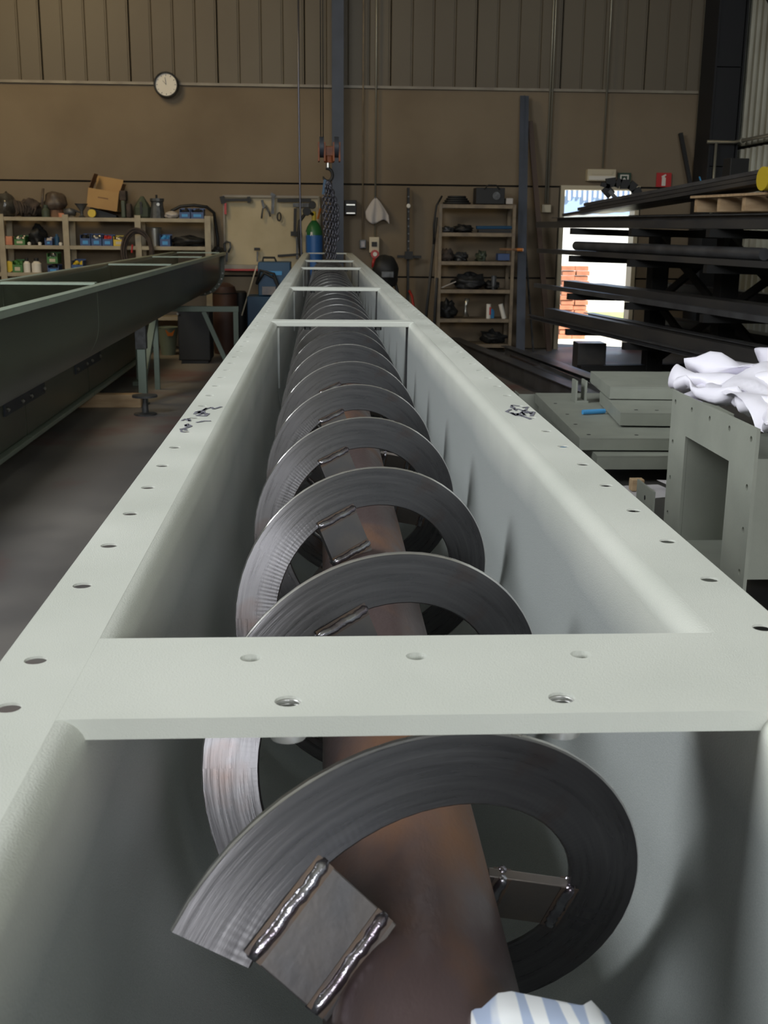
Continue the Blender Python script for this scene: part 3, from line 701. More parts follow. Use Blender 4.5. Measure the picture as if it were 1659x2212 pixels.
def tool(name, label, cat, parts, Y=15.49):
    p0 = parts[0][2][0]; t = thing(name, label, cat, tuple(at(p0[0], p0[1], Y)))
    for nm, m, pts, r in parts:
        if len(pts) == 2: MB().beam(at(*pts[0], Y), at(*pts[1], Y), r*2, .02, (0, 1, .001)).build(nm, m, t)
        else: MB().tube([at(*q, Y) for q in pts], r, 6).build(nm, m, t, smooth=True)
    return t
tool('bar_clamp', 'long black bar clamp hanging at the board top left', 'clamp', [('bar', 'black', [(480, 432), (543, 432)], .018), ('jaw', 'black', [(479, 424), (483, 440)], .03), ('handle', 'redpl', [(487, 438), (487, 463)], .014), ('slide', 'black', [(537, 425), (538, 438)], .02)])
tool('straight_rule', 'long dark steel rail along the board top right', 'rail', [('bar', 'black', [(599, 433), (672, 433)], .022)])
tool('pliers', 'grey pliers hanging open high on the tool board', 'pliers', [('jaw', 'greytool', [(566, 432), (570, 450)], .015), ('handle', 'greytool', [(570, 450), (575, 445), (581, 458), (584, 468)], .012), ('handle', 'greytool', [(568, 450), (566, 462), (565, 472)], .012)])
tool('steel_spanner', 'grey spanner with its jaw up beside the pliers', 'spanner', [('shank', 'greytool', [(590, 424), (589, 462)], .02), ('jaw', 'greytool', [(585, 418), (594, 424)], .02)])
tool('steel_ring', 'small dark oval ring hanging near the board middle', 'ring', [('loop', 'black', [(603+4*cos(k*.7), 468+9*sin(k*.7)) for k in range(10)], .01)])
tool('t_square', 'grey T square with dark blade on the tool board right', 'square', [('head', 'greytool', [(633, 443), (676, 443)], .025), ('blade', 'black', [(638, 450), (637, 500)], .02), ('block', 'black', [(628, 505), (649, 505)], .03), ('rod', 'greytool', [(642, 512), (642, 560)], .015)])
tool('scraper', 'dark headed scraper low on the board middle', 'scraper', [('head', 'black', [(549, 538), (562, 538)], .018), ('shank', 'greytool', [(556, 543), (556, 565)], .01)])
tool('c_clamp', 'grey G clamp hanging low at the board left', 'clamp', [('frame', 'greytool', [(482, 560), (487, 540), (484, 528), (489, 522), (497, 524), (498, 535), (493, 545)], .014), ('screw', 'greytool', [(490, 545), (490, 565)], .012)])
tool('flat_bar', 'black flat bar low on the board beside the cylinder', 'bar', [('bar', 'black', [(600, 553), (655, 549)], .016)])
tool('drop_hose', 'pale thin hose hanging at the right end of the tool board', 'hose', [('hose', 'pipe', [(690, 425), (692, 470), (693, 540)], .008)], 15.45)

# ------------------------------------------------------------------ shelf units
def shelf_unit(name, label, xs, zs_, Y0_, Y1_, wd, m, ztop, zl=None):
    t = thing(name, label, 'shelf', ((xs[0]+xs[-1])/2, (Y0_+Y1_)/2, 0))
    for xx in xs:
        for yy in (Y0_, Y1_-.03): MB().box((xx-wd/2, yy, 0), (xx+wd/2, yy+.03, ztop)).build('upright', m, t)
    for z in zs_:
        for xa, xb in zip(xs, xs[1:]): MB().box((xa+wd/2+.002, Y0_+.004, z-.045), (xb-wd/2-.002, Y1_-.004, z)).build('shelf_board', m, t)
    return t
SY = 15.05; pz = lambda y: at(200, y, SY).z
xs = [at(x_, 480, SY).x for x_ in (1, 141, 297, 448)]; zsL = [pz(470), pz(531), pz(590), .45]
xs = [xs[0]-1.0]+xs
shelf_unit('storage_shelf', 'long beige slotted metal shelf unit along the left back wall', xs, zsL, SY, 15.48, .075, 'beige', pz(464))
def sx(px): return at(px, 500, SY).x
def binbox(px0, px1, h, z, m, label, fill='greytool', group='parts bins on the left shelf', y=15.08, dep=.22):
    x0, x1 = sx(px0), sx(px1); t = thing('parts_bin', label, 'bin', ((x0+x1)/2, y+dep/2, z), group)
    b = MB().box((x0, y+.004, z), (x1, y+dep, z+.008)).box((x0, y, z), (x1, y+.006, z+h*.6)).box((x0, y+dep-.006, z), (x1, y+dep, z+h)).box((x0, y+.006, z+.008), (x0+.006, y+dep-.006, z+h*.9)).box((x1-.006, y+.006, z+.008), (x1, y+dep-.006, z+h*.9))
    b.build('bin_body', m, t)
    MB().box((x0+.03, y-.003, z+.02), (x1-.03, y-.0005, z+h*.42)).build('label_strip', 'bluepl' if m == 'bluebin' else 'cream', t)
    if fill:
        c = MB(); r2 = random.Random(int(px0))
        for k in range(9):
            p = Vector((x0+.025+(x1-x0-.05)*r2.random(), y+.03+(dep-.07)*r2.random(), z+h*(.55+.25*r2.random())))
            c.blob(p, (.028, .028, .026), k, .2, 2, 8, 5)
        o = c.build('contents', fill, t); o['kind'] = 'stuff'
    return t
def heap(name, label, cat, px0, px1, h, z, m, seed=1, amp=.22, y=15.25, dy=.15, fq=2.2, Yp=None, group=None, smooth=True):
    x0, x1 = (sx(px0), sx(px1)) if Yp is None else (at(px0, 500, Yp).x, at(px1, 500, Yp).x)
    t = thing(name, label, cat, ((x0+x1)/2, y, z), group)
    MB().blob(((x0+x1)/2, y, z+h*.42), ((x1-x0)/2, dy, h*.56), seed, amp, fq, 22, 14, flat=-h*.42).build('body', m, t, smooth=smooth); return t
Z1, Z2, Z3 = zsL[0]+.001, zsL[1]+.001, zsL[2]+.001
k_ = at(0, 400, SY).z-at(0, 401, SY).z   # metres per pixel at the shelf
heap('plastic_sack', 'shiny black plastic sack at the left end of the top shelf', 'sack', -14, 29, 54*k_, Z1, 'gloss', 2, .12, fq=3)
t = heap('rope_pile', 'tangled brown rope pile beside the shiny sack on the top shelf', 'rope', 37, 84, 36*k_, Z1, 'brownrag', 5, .4, fq=3)
for j in range(9):
    xx = sx(36+j*5); q = [(xx+.02*sin(i*1.3+j), 15.08-.02*cos(i+j), Z1+.012+(.20-.013*j)*abs(sin(i*.55+j*.2))) for i in range(8)]
    MB().tube(q, .012, 6).build('strand', 'brownrag', t, smooth=True)
t = heap('work_satchel', 'brown bulky satchel standing on a stub on the top shelf', 'bag', 92, 140, 42*k_, Z1+26*k_*.62, 'bag', 8, .16, fq=1.8)
MB().lathe([(.10, 0), (.085, .12)], (sx(116), 15.25, Z1), 14).build('base_stub', 'wooddark', t)
MB().tube([(sx(96), 15.12, Z1+.35), (sx(93), 15.1, Z1+.2), (sx(92), 15.12, Z1+.08)], .018, 6).build('strap', 'bag', t, smooth=True)
t = thing('grey_flask', 'small grey stubby flask left of the satchel stub', 'flask', (sx(98), 15.13, Z1)); MB().lathe([(.05, 0), (.055, .08), (.03, .11), (.035, .15)], (sx(98), 15.13, Z1), 14).build('body', 'olive', t, auto=.6)
t = thing('angle_grinder', 'grey hand grinder with pink grip right of the satchel', 'grinder', (sx(148), 15.15, Z1))
MB().tube([(sx(138), 15.15, Z1+.06), (sx(150), 15.15, Z1+.07), (sx(162), 15.15, Z1+.05)], [.045, .05, .04], 10).build('body', 'greytool', t, smooth=True); MB().beam((sx(155), 15.13, Z1+.10), (sx(173), 15.13, Z1+.06), .015, .02).build('lever', 'black', t)
MB().lathe([(.04, 0), (.045, .05)], (sx(132), 15.15, Z1+.001), 12).build('grip', 'brick', t)
t = thing('small_funnel', 'small grey funnel next to the cardboard box', 'funnel', (sx(176), 15.13, Z1)); MB().lathe([(.05, 0), (.02, .03), (.02, .08), (.085, .17), (.08, .17), (.014, .08)], (sx(176), 15.13, Z1), 18).build('cone', 'greytool', t, auto=.7)
t = thing('orange_pulley', 'small orange pulley lying under the cardboard box', 'pulley', (sx(199), 15.1, Z1)); MB().lathe([(.05, -.02), (.035, 0), (.05, .02)], (sx(199), 15.1, Z1+.052), 14, 'y').build('wheel', 'yellow', t)
# cardboard box, tilted, open at the top
t = thing('cardboard_box', 'open tilted cardboard box on the top shelf', 'box', (sx(222), 15.28, Z1))
mt = Matrix.Translation((sx(187), 15.12, Z1+27*k_*.9)) @ Matrix.Rotation(radians(9), 4, 'Y')
bw_, bh_, bd_ = 69*k_, 42*k_, .30
for q, nm in (((0, 0, 0, bw_, .008, bh_), 'side'), ((0, bd_, 0, bw_, bd_+.008, bh_), 'side'), ((0, .009, 0, .008, bd_-.001, bh_), 'side'), ((bw_-.008, .009, 0, bw_, bd_-.001, bh_), 'side'), ((.009, .009, 0, bw_-.009, bd_-.001, .008), 'bottom')):
    MB().box(q[:3], q[3:], mt).build(nm, 'card', t)
fm_ = mt @ Matrix.Translation((0, bd_+.01, bh_)) @ Matrix.Rotation(radians(-8), 4, 'X'); MB().box((.03, 0, 0), (bw_-.02, .006, .17), fm_).build('flap', 'card', t)
fm_ = mt @ Matrix.Translation((0, .02, bh_)) @ Matrix.Rotation(radians(14), 4, 'Y'); MB().box((0, 0, 0), (.006, bd_-.04, .19), fm_).build('flap', 'wooddark', t)
fm_ = mt @ Matrix.Translation((bw_, .02, bh_)) @ Matrix.Rotation(radians(12), 4, 'Y'); MB().box((0, 0, -.02), (.006, bd_-.04, .12), fm_).build('flap', 'wooddark', t)
fm_ = mt; MB().box((.13, -.002, .13), (.26, -.0005, .145), fm_).build('print_line', 'wooddark', t)
t = thing('wedge_block', 'dark block propping the cardboard box from beneath', 'block', (sx(225), 15.3, Z1))
MB().add([(sx(192), 15.2, Z1), (sx(248), 15.2, Z1), (sx(248), 15.2, Z1+.03), (sx(192), 15.2, Z1+.125), (sx(192), 15.4, Z1), (sx(248), 15.4, Z1), (sx(248), 15.4, Z1+.03), (sx(192), 15.4, Z1+.125)], [(0,1,2,3),(4,5,6,7),(0,1,5,4),(1,2,6,5),(2,3,7,6),(3,0,4,7)]).build('body', 'black', t)
t = thing('grey_canister', 'grey upright canister just right of the cardboard box', 'canister', (sx(262), 15.2, Z1))
MB().box((sx(262), 15.1, Z1), (sx(271), 15.3, Z1+38*k_)).build('body', 'olive', t, bevel=.012); MB().box((sx(259), 15.12, Z1+38*k_+.001), (sx(273), 15.28, Z1+60*k_)).build('head', 'brownrag', t, bevel=.01)
MB().box((sx(272), 15.12, Z1), (sx(283), 15.26, Z1+32*k_)).build('holder', 'brownrag', t, bevel=.02)
t = thing('green_jerry_can', 'green pointed metal can on the top shelf', 'can', (sx(306), 15.2, Z1))
MB().lathe([(.09, 0), (.105, .02), (.11, .13), (.02, .27)], (sx(306), 15.2, Z1), 8).build('body', 'greenbin' if 0 else 'olive', t); MB().box((sx(303), 15.085, Z1+.05), (sx(308), 15.095, Z1+.2)).build('slot', 'black', t)
t = thing('grey_gearbox', 'dark grey gear motor standing on the top shelf', 'motor', (sx(338), 15.2, Z1))
MB().lathe([(.10, 0), (.095, .03), (.08, .14), (.075, .2), (.09, .21), (.09, .245)], (sx(338), 15.2, Z1), 12).build('body', 'greytool', t, auto=.5); MB().cyl((sx(337), 15.2, Z1+.2451), (sx(337), 15.2, Z1+.29), .014, 8).build('shaft', 'black', t); MB().lathe([(.02, 0), (.02, .02)], (sx(343), 15.08, Z1+.17), 10, 'y').build('plug', 'steel', t)
heap('pale_sandbag', 'small pale dusty sandbag left of the two blue bins', 'bag', 352, 386, 16*k_, Z1, 'cloth', 4, .15)
binbox(388, 411, .13, Z1, 'bluebin', 'left blue bin of the pair at the top shelf right end', 'black')
binbox(413, 440, .13, Z1, 'bluebin', 'right blue bin of the pair at the top shelf right end', 'black')
solo(MB().tube([(sx(356), 15.4, Z1+.03), (sx(366), 15.4, Z1+.10), (sx(385), 15.4, Z1+.155), (sx(415), 15.4, Z1+.17), (sx(442), 15.4, Z1+.15), (sx(456), 15.52, Z1+.08), (sx(463), 15.53, Z1-.25), (sx(462), 15.52, Z1-.5)], .02, 8), 'looped_hose', 'black', 'black hose looping over the top shelf right end and down', 'hose', smooth=True)
# second shelf
t = thing('orange_carton', 'small orange carton at the left of the middle shelf', 'carton', (sx(14), 15.15, Z2)); MB().box((sx(5), 15.1, Z2), (sx(23), 15.22, Z2+19*k_)).build('body', 'brick', t, bevel=.004)
binbox(28, 51, .12, Z2, 'greenbin', 'green bin of bright fittings next to the orange carton', 'steel')
heap('black_hose_heap', 'black heap of coiled hose on the middle shelf left bay', 'heap', 56, 90, 42*k_, Z2, 'black', 11, .3)
binbox(94, 110, .10, Z2, 'bluebin', 'small blue bin right of the black hose heap', 'cloth')
t = thing('spray_can', 'slim grey spray can on the middle shelf left bay', 'can', (sx(118), 15.15, Z2)); MB().lathe([(.03, 0), (.032, .1), (.015, .12), (.015, .14)], (sx(118), 15.15, Z2), 12).build('body', 'machblue', t)
for i, (px, lb_) in enumerate(((60, 'two small pale plugs lying before the black heap, left one'), (83, 'small pale bobbin right of the black heap front'), (128, 'small pale plug near the middle shelf upright'))):
    t = thing('pale_plug', lb_, 'plug', (sx(px), 15.1, Z2)); MB().lathe([(.02, 0), (.024, .03), (.01, .04)], (sx(px), 15.085, Z2), 10).build('body', 'whitepl', t)
binbox(171, 193, .15, Z2, 'bluebin', 'blue bin with dark parts, first in the bin row', 'black', 'bin row on the middle shelf')
binbox(195, 217, .15, Z2, 'bluebin', 'blue bin with shiny bolts, second in the bin row', 'steel', 'bin row on the middle shelf')
binbox(219, 241, .14, Z2, 'bluebin', 'blue bin with red parts, third in the bin row', 'redpl', 'bin row on the middle shelf')
binbox(243, 266, .13, Z2, 'yellow', 'yellow bin with shiny fittings, fourth in the bin row', 'steel', 'bin row on the middle shelf')
t = thing('steel_bucket', 'tapered steel bucket on the middle shelf behind the hose coil', 'bucket', (sx(329), 15.25, Z2)); MB().lathe([(.07, 0), (.088, .23), (.082, .23), (.066, .01)], (sx(329), 15.25, Z2), 24).build('body', 'steel', t, auto=.6)
t2 = MB().ring((sx(329), 15.25, Z2+.23), .088, .006, 'z', 24, 6).build('rim', 'steel', t)
binbox(344, 366, .15, Z2, 'bluebin', 'single blue bin right of the steel bucket', 'bluepl')
heap('dark_cable_heap', 'long dark cable heap at the right end of the middle shelf', 'heap', 368, 440, 24*k_, Z2, 'black', 14, .3)
heap('dark_cable_bundle', 'dark cable bundle hanging out past the shelf right end', 'cable', 452, 478, 22*k_, Z2-.12, 'black', 15, .3, y=15.3, dy=.12)
t = thing('hose_coil', 'brown hose coil hanging on the shelf upright', 'hose', (sx(300), 14.96, Z2-.3))
for k in range(6): MB().ring((sx(298)+.012*sin(k*2), 14.99-.022*k*.4, at(300, 545, 15).z+.01*cos(k)), .155+.008*k, .014, 'y', 28, 6, 1.5).build('loop', 'brownrag', t, smooth=True)
MB().tube([(sx(288), 14.93, Z2+.02), (sx(286), 14.93, Z2-.08)], .012, 6).build('marker', 'redpl', t)
# third shelf
t = thing('yellow_tape_roll', 'yellow tape roll low at the left picture edge', 'tape', (sx(10), 15.13, Z3)); MB().lathe([(.04, -.02), (.07, -.02), (.07, .02), (.04, .02), (.04, -.02)], (sx(10), 15.13, Z3+.071), 20, 'y').build('roll', 'yellow', t, auto=.5)
binbox(20, 42, .16, Z3, 'greenbin', 'green bin next to the yellow tape roll', 'greenbin')
for px, lb_ in ((50, 'narrow cream jar with dark cap, left of the pair'), (71, 'wide cream jar with dark cap, right of the pair')):
    t = thing('cream_jar', lb_, 'jar', (sx(px), 15.13, Z3)); rr = .045 if px == 50 else .062; MB().lathe([(rr, 0), (rr, .11), (rr*.5, .14)], (sx(px), 15.13, Z3), 16).build('body', 'whitepl', t, auto=.6); MB().lathe([(rr*.5, .141), (rr*.5, .18)], (sx(px), 15.13, Z3), 12).build('cap', 'black', t)
binbox(97, 121, .10, Z3, 'bluebin', 'blue bin under the green bin in the lower left bay', 'black', y=15.07)
binbox(97, 120, .14, Z3+.115, 'greenbin', 'green bin of bright bolts on top of the blue one', 'steel', y=15.07)
binbox(149, 174, .17, Z3, 'bluebin', 'blue bin low behind the green trough rim', 'yellow')
heap('pale_rag', 'small pale rag on the lower shelf behind the trough rim', 'rag', 180, 196, 10*k_, Z3, 'cloth', 3, .3, y=15.14, dy=.05)
# right shelf unit
RY = 15.0; x0, x1 = at(951, 500, RY).x, at(1110, 500, RY).x; zsR = [at(1030, q, RY).z for q in (442, 503, 565, 626, 689)]+[.12]
shelf_unit('tan_storage_shelf', 'tan slotted shelf unit with tools right of the trough', [x0, x1], zsR, RY, 15.45, .04, 'shelfdim', zsR[0]+.005)
rx = lambda px: at(px, 550, RY).x
def rheap(name, label, cat, a, b, h, z, m, seed, **k): return heap(name, label, cat, a, b, h*k_, z+.001, m, seed, y=15.2, Yp=RY, **k)
t = thing('cable_coil', 'dark cable coil lying on top of the tan shelf', 'cable', (rx(985), 15.2, zsR[0]))
for k in range(4): MB().ring((rx(988), 15.21, zsR[0]+.02+.026*k), .17-.02*k, .014, 'z', 24, 6, .7).build('loop', 'black', t, smooth=True)
solo(MB().tube([(rx(952), 15.0, zsR[0]+.10), (rx(940), 14.95, zsR[0]-.02), (rx(935), 14.95, zsR[0]-.25), (rx(936), 14.96, zsR[0]-.5)], .013, 6), 'dangling_hose', 'black', 'dark hose dangling left of the tan shelf top', 'hose', smooth=True)
t, a, b = pbox('machine_case', 1029, 405, 1090, 441, 15.06, .3, 'black', 'dark machine case on top of the tan shelf', 'machine'); MB().tube([(a.x+.1, 15.05, a.z-.02), (a.x+.15, 15.04, a.z+.03), (a.x+.25, 15.04, a.z+.03), (a.x+.3, 15.05, a.z-.02)], .01, 6).build('handle', 'black', t)
MB().lathe([(.05, 0), (.05, -.02)], (a.x+.26, 15.06, (a.z+b.z)/2), 16, 'y').build('dial', 'greytool', t)
t, a, b = pbox('pale_carton', 1094, 428, 1108, 441, 15.06, .15, 'cloth', 'small pale carton at the right end of the tan shelf top', 'carton')
for i, (pa, pb, h, zi, m, lb_, cat) in enumerate((
    (955, 985, 14, 1, 'greytool', 'pile of grey hand tools at the left of the second tan shelf', 'tools'), (986, 1025, 18, 1, 'black', 'black power tool pile in the middle of the second tan shelf', 'tools'),
    (954, 985, 26, 2, 'brownrag', 'mixed brown and white parts at the left of the third tan shelf', 'parts'), (986, 1015, 20, 2, 'greytool', 'grey fittings pile in the middle of the third tan shelf', 'parts'), (1034, 1056, 22, 2, 'olive', 'olive valve bodies right of the grey fittings on the third tan shelf', 'valves'),
    (990, 1055, 34, 3, 'black', 'large black hose heap on the fourth tan shelf', 'heap'), (1056, 1086, 20, 3, 'black', 'small black part at the right of the fourth tan shelf', 'parts'),
    (955, 992, 40, 4, 'black', 'black machine part at the left of the fifth tan shelf', 'machine'), (1050, 1100, 30, 5, 'black', 'dark heap on the lowest tan shelf', 'heap'))):
    rheap('parts_heap', lb_, cat, pa, pb, h, zsR[zi], m, 20+i, amp=.35, fq=3)
t = thing('blue_tube_bundle', 'long blue tube bundle on the second tan shelf', 'tubes', (rx(1065), 15.1, zsR[1]))
for k in range(4): MB().cyl((rx(1030), 15.08+.03*k, zsR[1]+.06+.012*(k % 2)), (rx(1106), 15.09+.03*k, zsR[1]+.065+.012*(k % 2)), .016, 8).build('tube', 'machblue', t)
MB().box((rx(1034), 15.07, zsR[1]+.001), (rx(1104), 15.2, zsR[1]+.04)).build('cradle', 'black', t)
t, a, b = pbox('blue_toolbox', 1076, 548, 1101, 563, 15.03, .2, 'bluebin', 'small dark blue toolbox at the right of the third tan shelf', 'toolbox')
t = thing('orange_tube', 'orange tipped tube jutting right from the third tan shelf', 'tube', (rx(1120), 15.1, zsR[2]+.14)); MB().cyl((rx(1082), 15.10, zsR[2]+.155), (rx(1117), 14.98, zsR[2]+.155), .018, 10).build('tube', 'wooddark', t); MB().cyl((rx(1117), 14.979, zsR[2]+.155), (rx(1128), 14.94, zsR[2]+.155), .022, 10).build('tip', 'orange', t)
t = thing('white_sheet', 'folded white card leaning on the fourth tan shelf', 'sheet', (rx(965), 15.1, zsR[3])); MB().beam((rx(957), 15.12, zsR[3]+.02), (rx(988), 15.1, zsR[3]+.10), .15, .008).build('card', 'cloth', t)
t = thing('grey_cup', 'grey cup standing on the black heap of the fourth tan shelf', 'cup', (rx(1068), 15.07, zsR[3])); MB().lathe([(.03, 0), (.035, .18)], (rx(1070), 15.06, zsR[3]+.001), 12).build('body', 'greytool', t)
for px, lb_, tilt in ((1061, 'upright white cartridge with red stripe on the fifth tan shelf', 0), (1090, 'leaning white cartridge at the right of the fifth tan shelf', -.06)):
    t = thing('white_cartridge', lb_, 'cartridge', (rx(px), 15.08, zsR[4])); MB().cyl((rx(px)-tilt*.6, 15.08, zsR[4]+.001), (rx(px)+tilt*.3, 15.08, zsR[4]+.19), .03, 14).build('body', 'whitepl', t, auto=.5)
    if tilt == 0: MB().box((rx(px)+.005, 15.047, zsR[4]+.05), (rx(px)+.028, 15.055, zsR[4]+.15)).build('stripe', 'redpl', t)
t = thing('teal_bottle', 'small teal bottle between the two white cartridges', 'bottle', (rx(1071), 15.2, zsR[4])); MB().lathe([(.03, 0), (.03, .09), (.012, .12)], (rx(1071), 15.16, zsR[4]), 12).build('body', 'bluepl', t)
t = thing('shiny_fitting', 'shiny bent chrome fitting on the fifth tan shelf', 'fitting', (rx(1012), 15.08, zsR[4])); MB().tube([(rx(1012), 15.08, zsR[4]+.02), (rx(1010), 15.08, zsR[4]+.1), (rx(1010), 15.08, zsR[4]+.16), (rx(1014), 15.08, zsR[4]+.26)], [.045, .015, .02, .035], 10).build('body', 'steel', t, smooth=True)
# things on / at the wall right of the column
t, a, b = pbox('wall_cabinet', 745, 432, 770, 464, 15.4, .17, 'black', 'dark small cabinet on the wall just right of the blue column', 'cabinet'); MB().beam((a.x+.02, 15.39, b.z+.02), (b.x-.02, 15.39, b.z+.02), .01, .015).build('handle', 'steel', t); MB().beam((a.x+.02, 15.39, a.z-.06), (b.x-.02, 15.39, a.z-.06), .01, .015).build('rim', 'steel', t)
t = thing('hanging_cloth', 'pale cloth hanging from a peg on the back wall', 'cloth', tuple(at(812, 430, 15.5)))
vv = []; fs = []; N = 14; Mv = 12
for j in range(Mv+1):
    for i in range(N+1):
        u = i/N; v = j/Mv; wd = 4+46*min(1, v*1.5)**.8; px = 811+(u-.5)*wd+5*v; py = 428+v*(44+14*u+8*sin(u*6))
        p = at(px, py, 15.5); p.y = 15.47+.03*sin(u*14+v*2)*v; vv.append(p)
for j in range(Mv):
    for i in range(N): k = j*(N+1)+i; fs.append((k, k+1, k+N+2, k+N+1))
o = MB().add(vv, fs).build('cloth', 'cloth', t, smooth=True); md = o.modifiers.new('s', 'SOLIDIFY'); md.thickness = .006
MB().cyl(at(811, 427, 15.46), at(811, 427, 15.6), .01, 8).build('peg', 'greytool', t)
t = thing('cross_jack', 'tall black notched bar with a cross arm leaning on the wall', 'jack', (at(884, 600, 15.4).x, 15.4, 0))
a = at(882, 406, 15.5); b = at(882, 640, 15.42); MB().beam((b.x, 15.42, .0), (a.x, 15.5, a.z), .03, .09, (0, 1, 0)).build('bar', 'black', t)
MB().beam(at(858, 554, 15.38), at(910, 555, 15.38), .03, .035, (0, 0, 1)).build('cross_arm', 'black', t); MB().box(tuple(at(875, 560, 15.33)), tuple(at(891, 543, 15.40))).build('carriage', 'black', t)
for k in range(8): p = at(882, 425+k*16, 15.45); MB().lathe([(.012, -.025), (.012, .0)], (p.x, 15.43, p.z), 8, 'y').build('notch', 'greytool', t)
MB().lathe([(.02, -.05), (.028, -.045)], at(882, 445, 15.44), 12, 'y').build('pin', 'whitepl', t)
t = thing('welding_hood', 'dark rounded welding hood on a stand behind the trough right rim', 'hood', (at(832, 600, 14.6).x, 14.6, 0))
p = at(832, 585, 14.6); MB().blob((p.x, 14.6, p.z-.02), (.17, .16, .22), 3, .10, 1.6, 20, 14).build('shell', 'black', t, smooth=True); MB().box((p.x-.06, 14.40, p.z-.08), (p.x+.10, 14.43, p.z+.0)).build('visor', 'greytool', t, bevel=.01)
MB().cyl((p.x, 14.6, 0), (p.x, 14.6, p.z-.15), .05, 12).build('stand', 'black', t); MB().tube([(p.x+.1, 14.6, p.z-.05), (p.x+.17, 14.6, p.z-.3), (p.x+.16, 14.6, p.z-.6), (p.x+.2, 14.6, .05)], .02, 8).build('hose', 'black', t, smooth=True)
t = thing('red_hose_end', 'small red hose end right of the dark hood', 'hose', (at(888, 640, 15.2).x, 15.2, .6)); MB().tube([at(884, 628, 15.3), at(890, 640, 15.25), at(893, 662, 15.2), at(893, 760, 15.1)], .018, 8).build('hose', 'redpl', t, smooth=True)
t = thing('wall_ladder', 'dark narrow trestle frame leaning left of the tan shelf', 'frame', (at(928, 700, 14.9).x, 14.9, 0))
MB().beam((at(912, 700, 14.9).x, 14.85, .01), tuple(at(943, 470, 15.3)), .03, .03).build('rail', 'black', t); MB().beam((at(935, 700, 14.9).x, 14.85, .01), tuple(at(944, 600, 14.95)), .03, .03).build('rail', 'black', t)
# welding machine + cart
my = 14.6; t, a, b = pbox('welding_machine', 557, 566, 628, 640, my, .5, 'machblue', 'dark blue welding machine on its cart behind the trough left rim', 'machine', bevel=.012)
MB().tube([(a.x+.05, my+.2, a.z), (a.x+.06, my+.2, a.z+.05), (a.x+.2, my+.2, a.z+.05), (a.x+.22, my+.2, a.z)], .014, 6).build('handle', 'black', t)
for k in range(2): MB().tube([(a.x-.02, my-.02, b.z+.15), (a.x+.03+.05*k, my-.06, b.z+.32-.03*k), (a.x+.2, my-.06, b.z+.28-.05*k), (a.x+.28, my-.05, b.z+.05), (a.x+.2, my-.06, b.z-.06)], .018, 8).build('cable', 'black', t, smooth=True)
MB().box((a.x+.12, my-.012, b.z+.26), (a.x+.3, my-.001, b.z+.31)).build('name_strip', 'bluepl', t)
MB().box((a.x+.05, my-.06, b.z+.02), (a.x+.22, my-.001, b.z+.12)).build('socket_block', 'plate', t)
c_, d_ = at(534, 645, my), at(600, 720, my)
MB().box((c_.x, my-.05, .12), (d_.x, my+.45, b.z-.002)).build('cart_cabinet', 'machblue', t, bevel=.012)
for xx in (c_.x+.06, d_.x-.06):
    for yy in (my+.05, my+.4): MB().lathe([(.06, -.02), (.06, .02)], (xx, yy, .06), 16, 'x').build('wheel', 'black', t)
MB().beam((c_.x-.08, my+.1, .5), (a.x-.02, my+.1, a.z-.05), .015, .015).build('pull_bar', 'cream', t)
t = thing('red_brown_tank', 'round-topped red-brown tank by the wall under the tool board', 'tank', (at(485, 700, 14.9).x, 14.9, 0))
p = at(485, 612, 14.9); MB().lathe([(.15, 0), (.155, .05), (.155, p.z-.12), (.13, p.z-.04), (.07, p.z), (.02, p.z+.01)], (p.x, 14.9, 0), 26).build('shell', 'tank', t, auto=.6)
MB().ring((p.x, 14.9, p.z-.12), .157, .008, 'z', 26, 6).build('seam', 'black', t)
t = thing('dark_hose_drum', 'dark tall drum between the tank and the welding machine', 'drum', (at(520, 680, 14.9).x, 15.1, 0)); p = at(519, 628, 15.1); MB().lathe([(.08, 0), (.085, .03), (.085, p.z-.02), (.06, p.z)], (p.x, 15.1, 0), 18).build('shell', 'black', t, auto=.6)
t = thing('black_cabinet', 'matt black low cabinet under the far end of the left trough', 'cabinet', (-1.62, 13.9, 0)); p = at(383, 672, 13.7); q = at(452, 672, 13.7)
MB().box((p.x, 13.7, .04), (q.x, 14.15, p.z)).build('body', 'black', t, bevel=.01); MB().box((p.x-.01, 13.68, p.z+.001), (q.x+.01, 14.17, p.z+.03)).build('top', 'black', t, bevel=.004)
for pxx in (384, 402, 430): MB().lathe([(.012, -.015), (.016, 0)], at(pxx, 670 if pxx > 390 else 678, 13.66), 8, 'y').build('bolt', 'steel', t)
MB().box((p.x+.03, 13.72, 0), (q.x-.03, 14.1, .039)).build('plinth', 'black', t)
t = thing('grey_bucket', 'pale grey-blue bucket with orange label beside the black cabinet', 'bucket', (at(362, 740, 14.7).x, 14.7, 0)); p = at(362, 707, 14.7)
MB().lathe([(.09, 0), (.13, p.z), (.122, p.z), (.085, .01)], (p.x, 14.7, 0), 24).build('body', 'trestle', t, auto=.6); MB().ring((p.x, 14.7, p.z), .13, .007, 'z', 24, 6).build('rim', 'trestle', t)
MB().add([(p.x+.132*sin(a), 14.7-.132*cos(a), z) for a, z in ((-.1, p.z-.02), (.9, p.z-.02), (.6, p.z-.10), (.1, p.z-.10))], [(0, 1, 2, 3)]).build('label', 'orange', t)
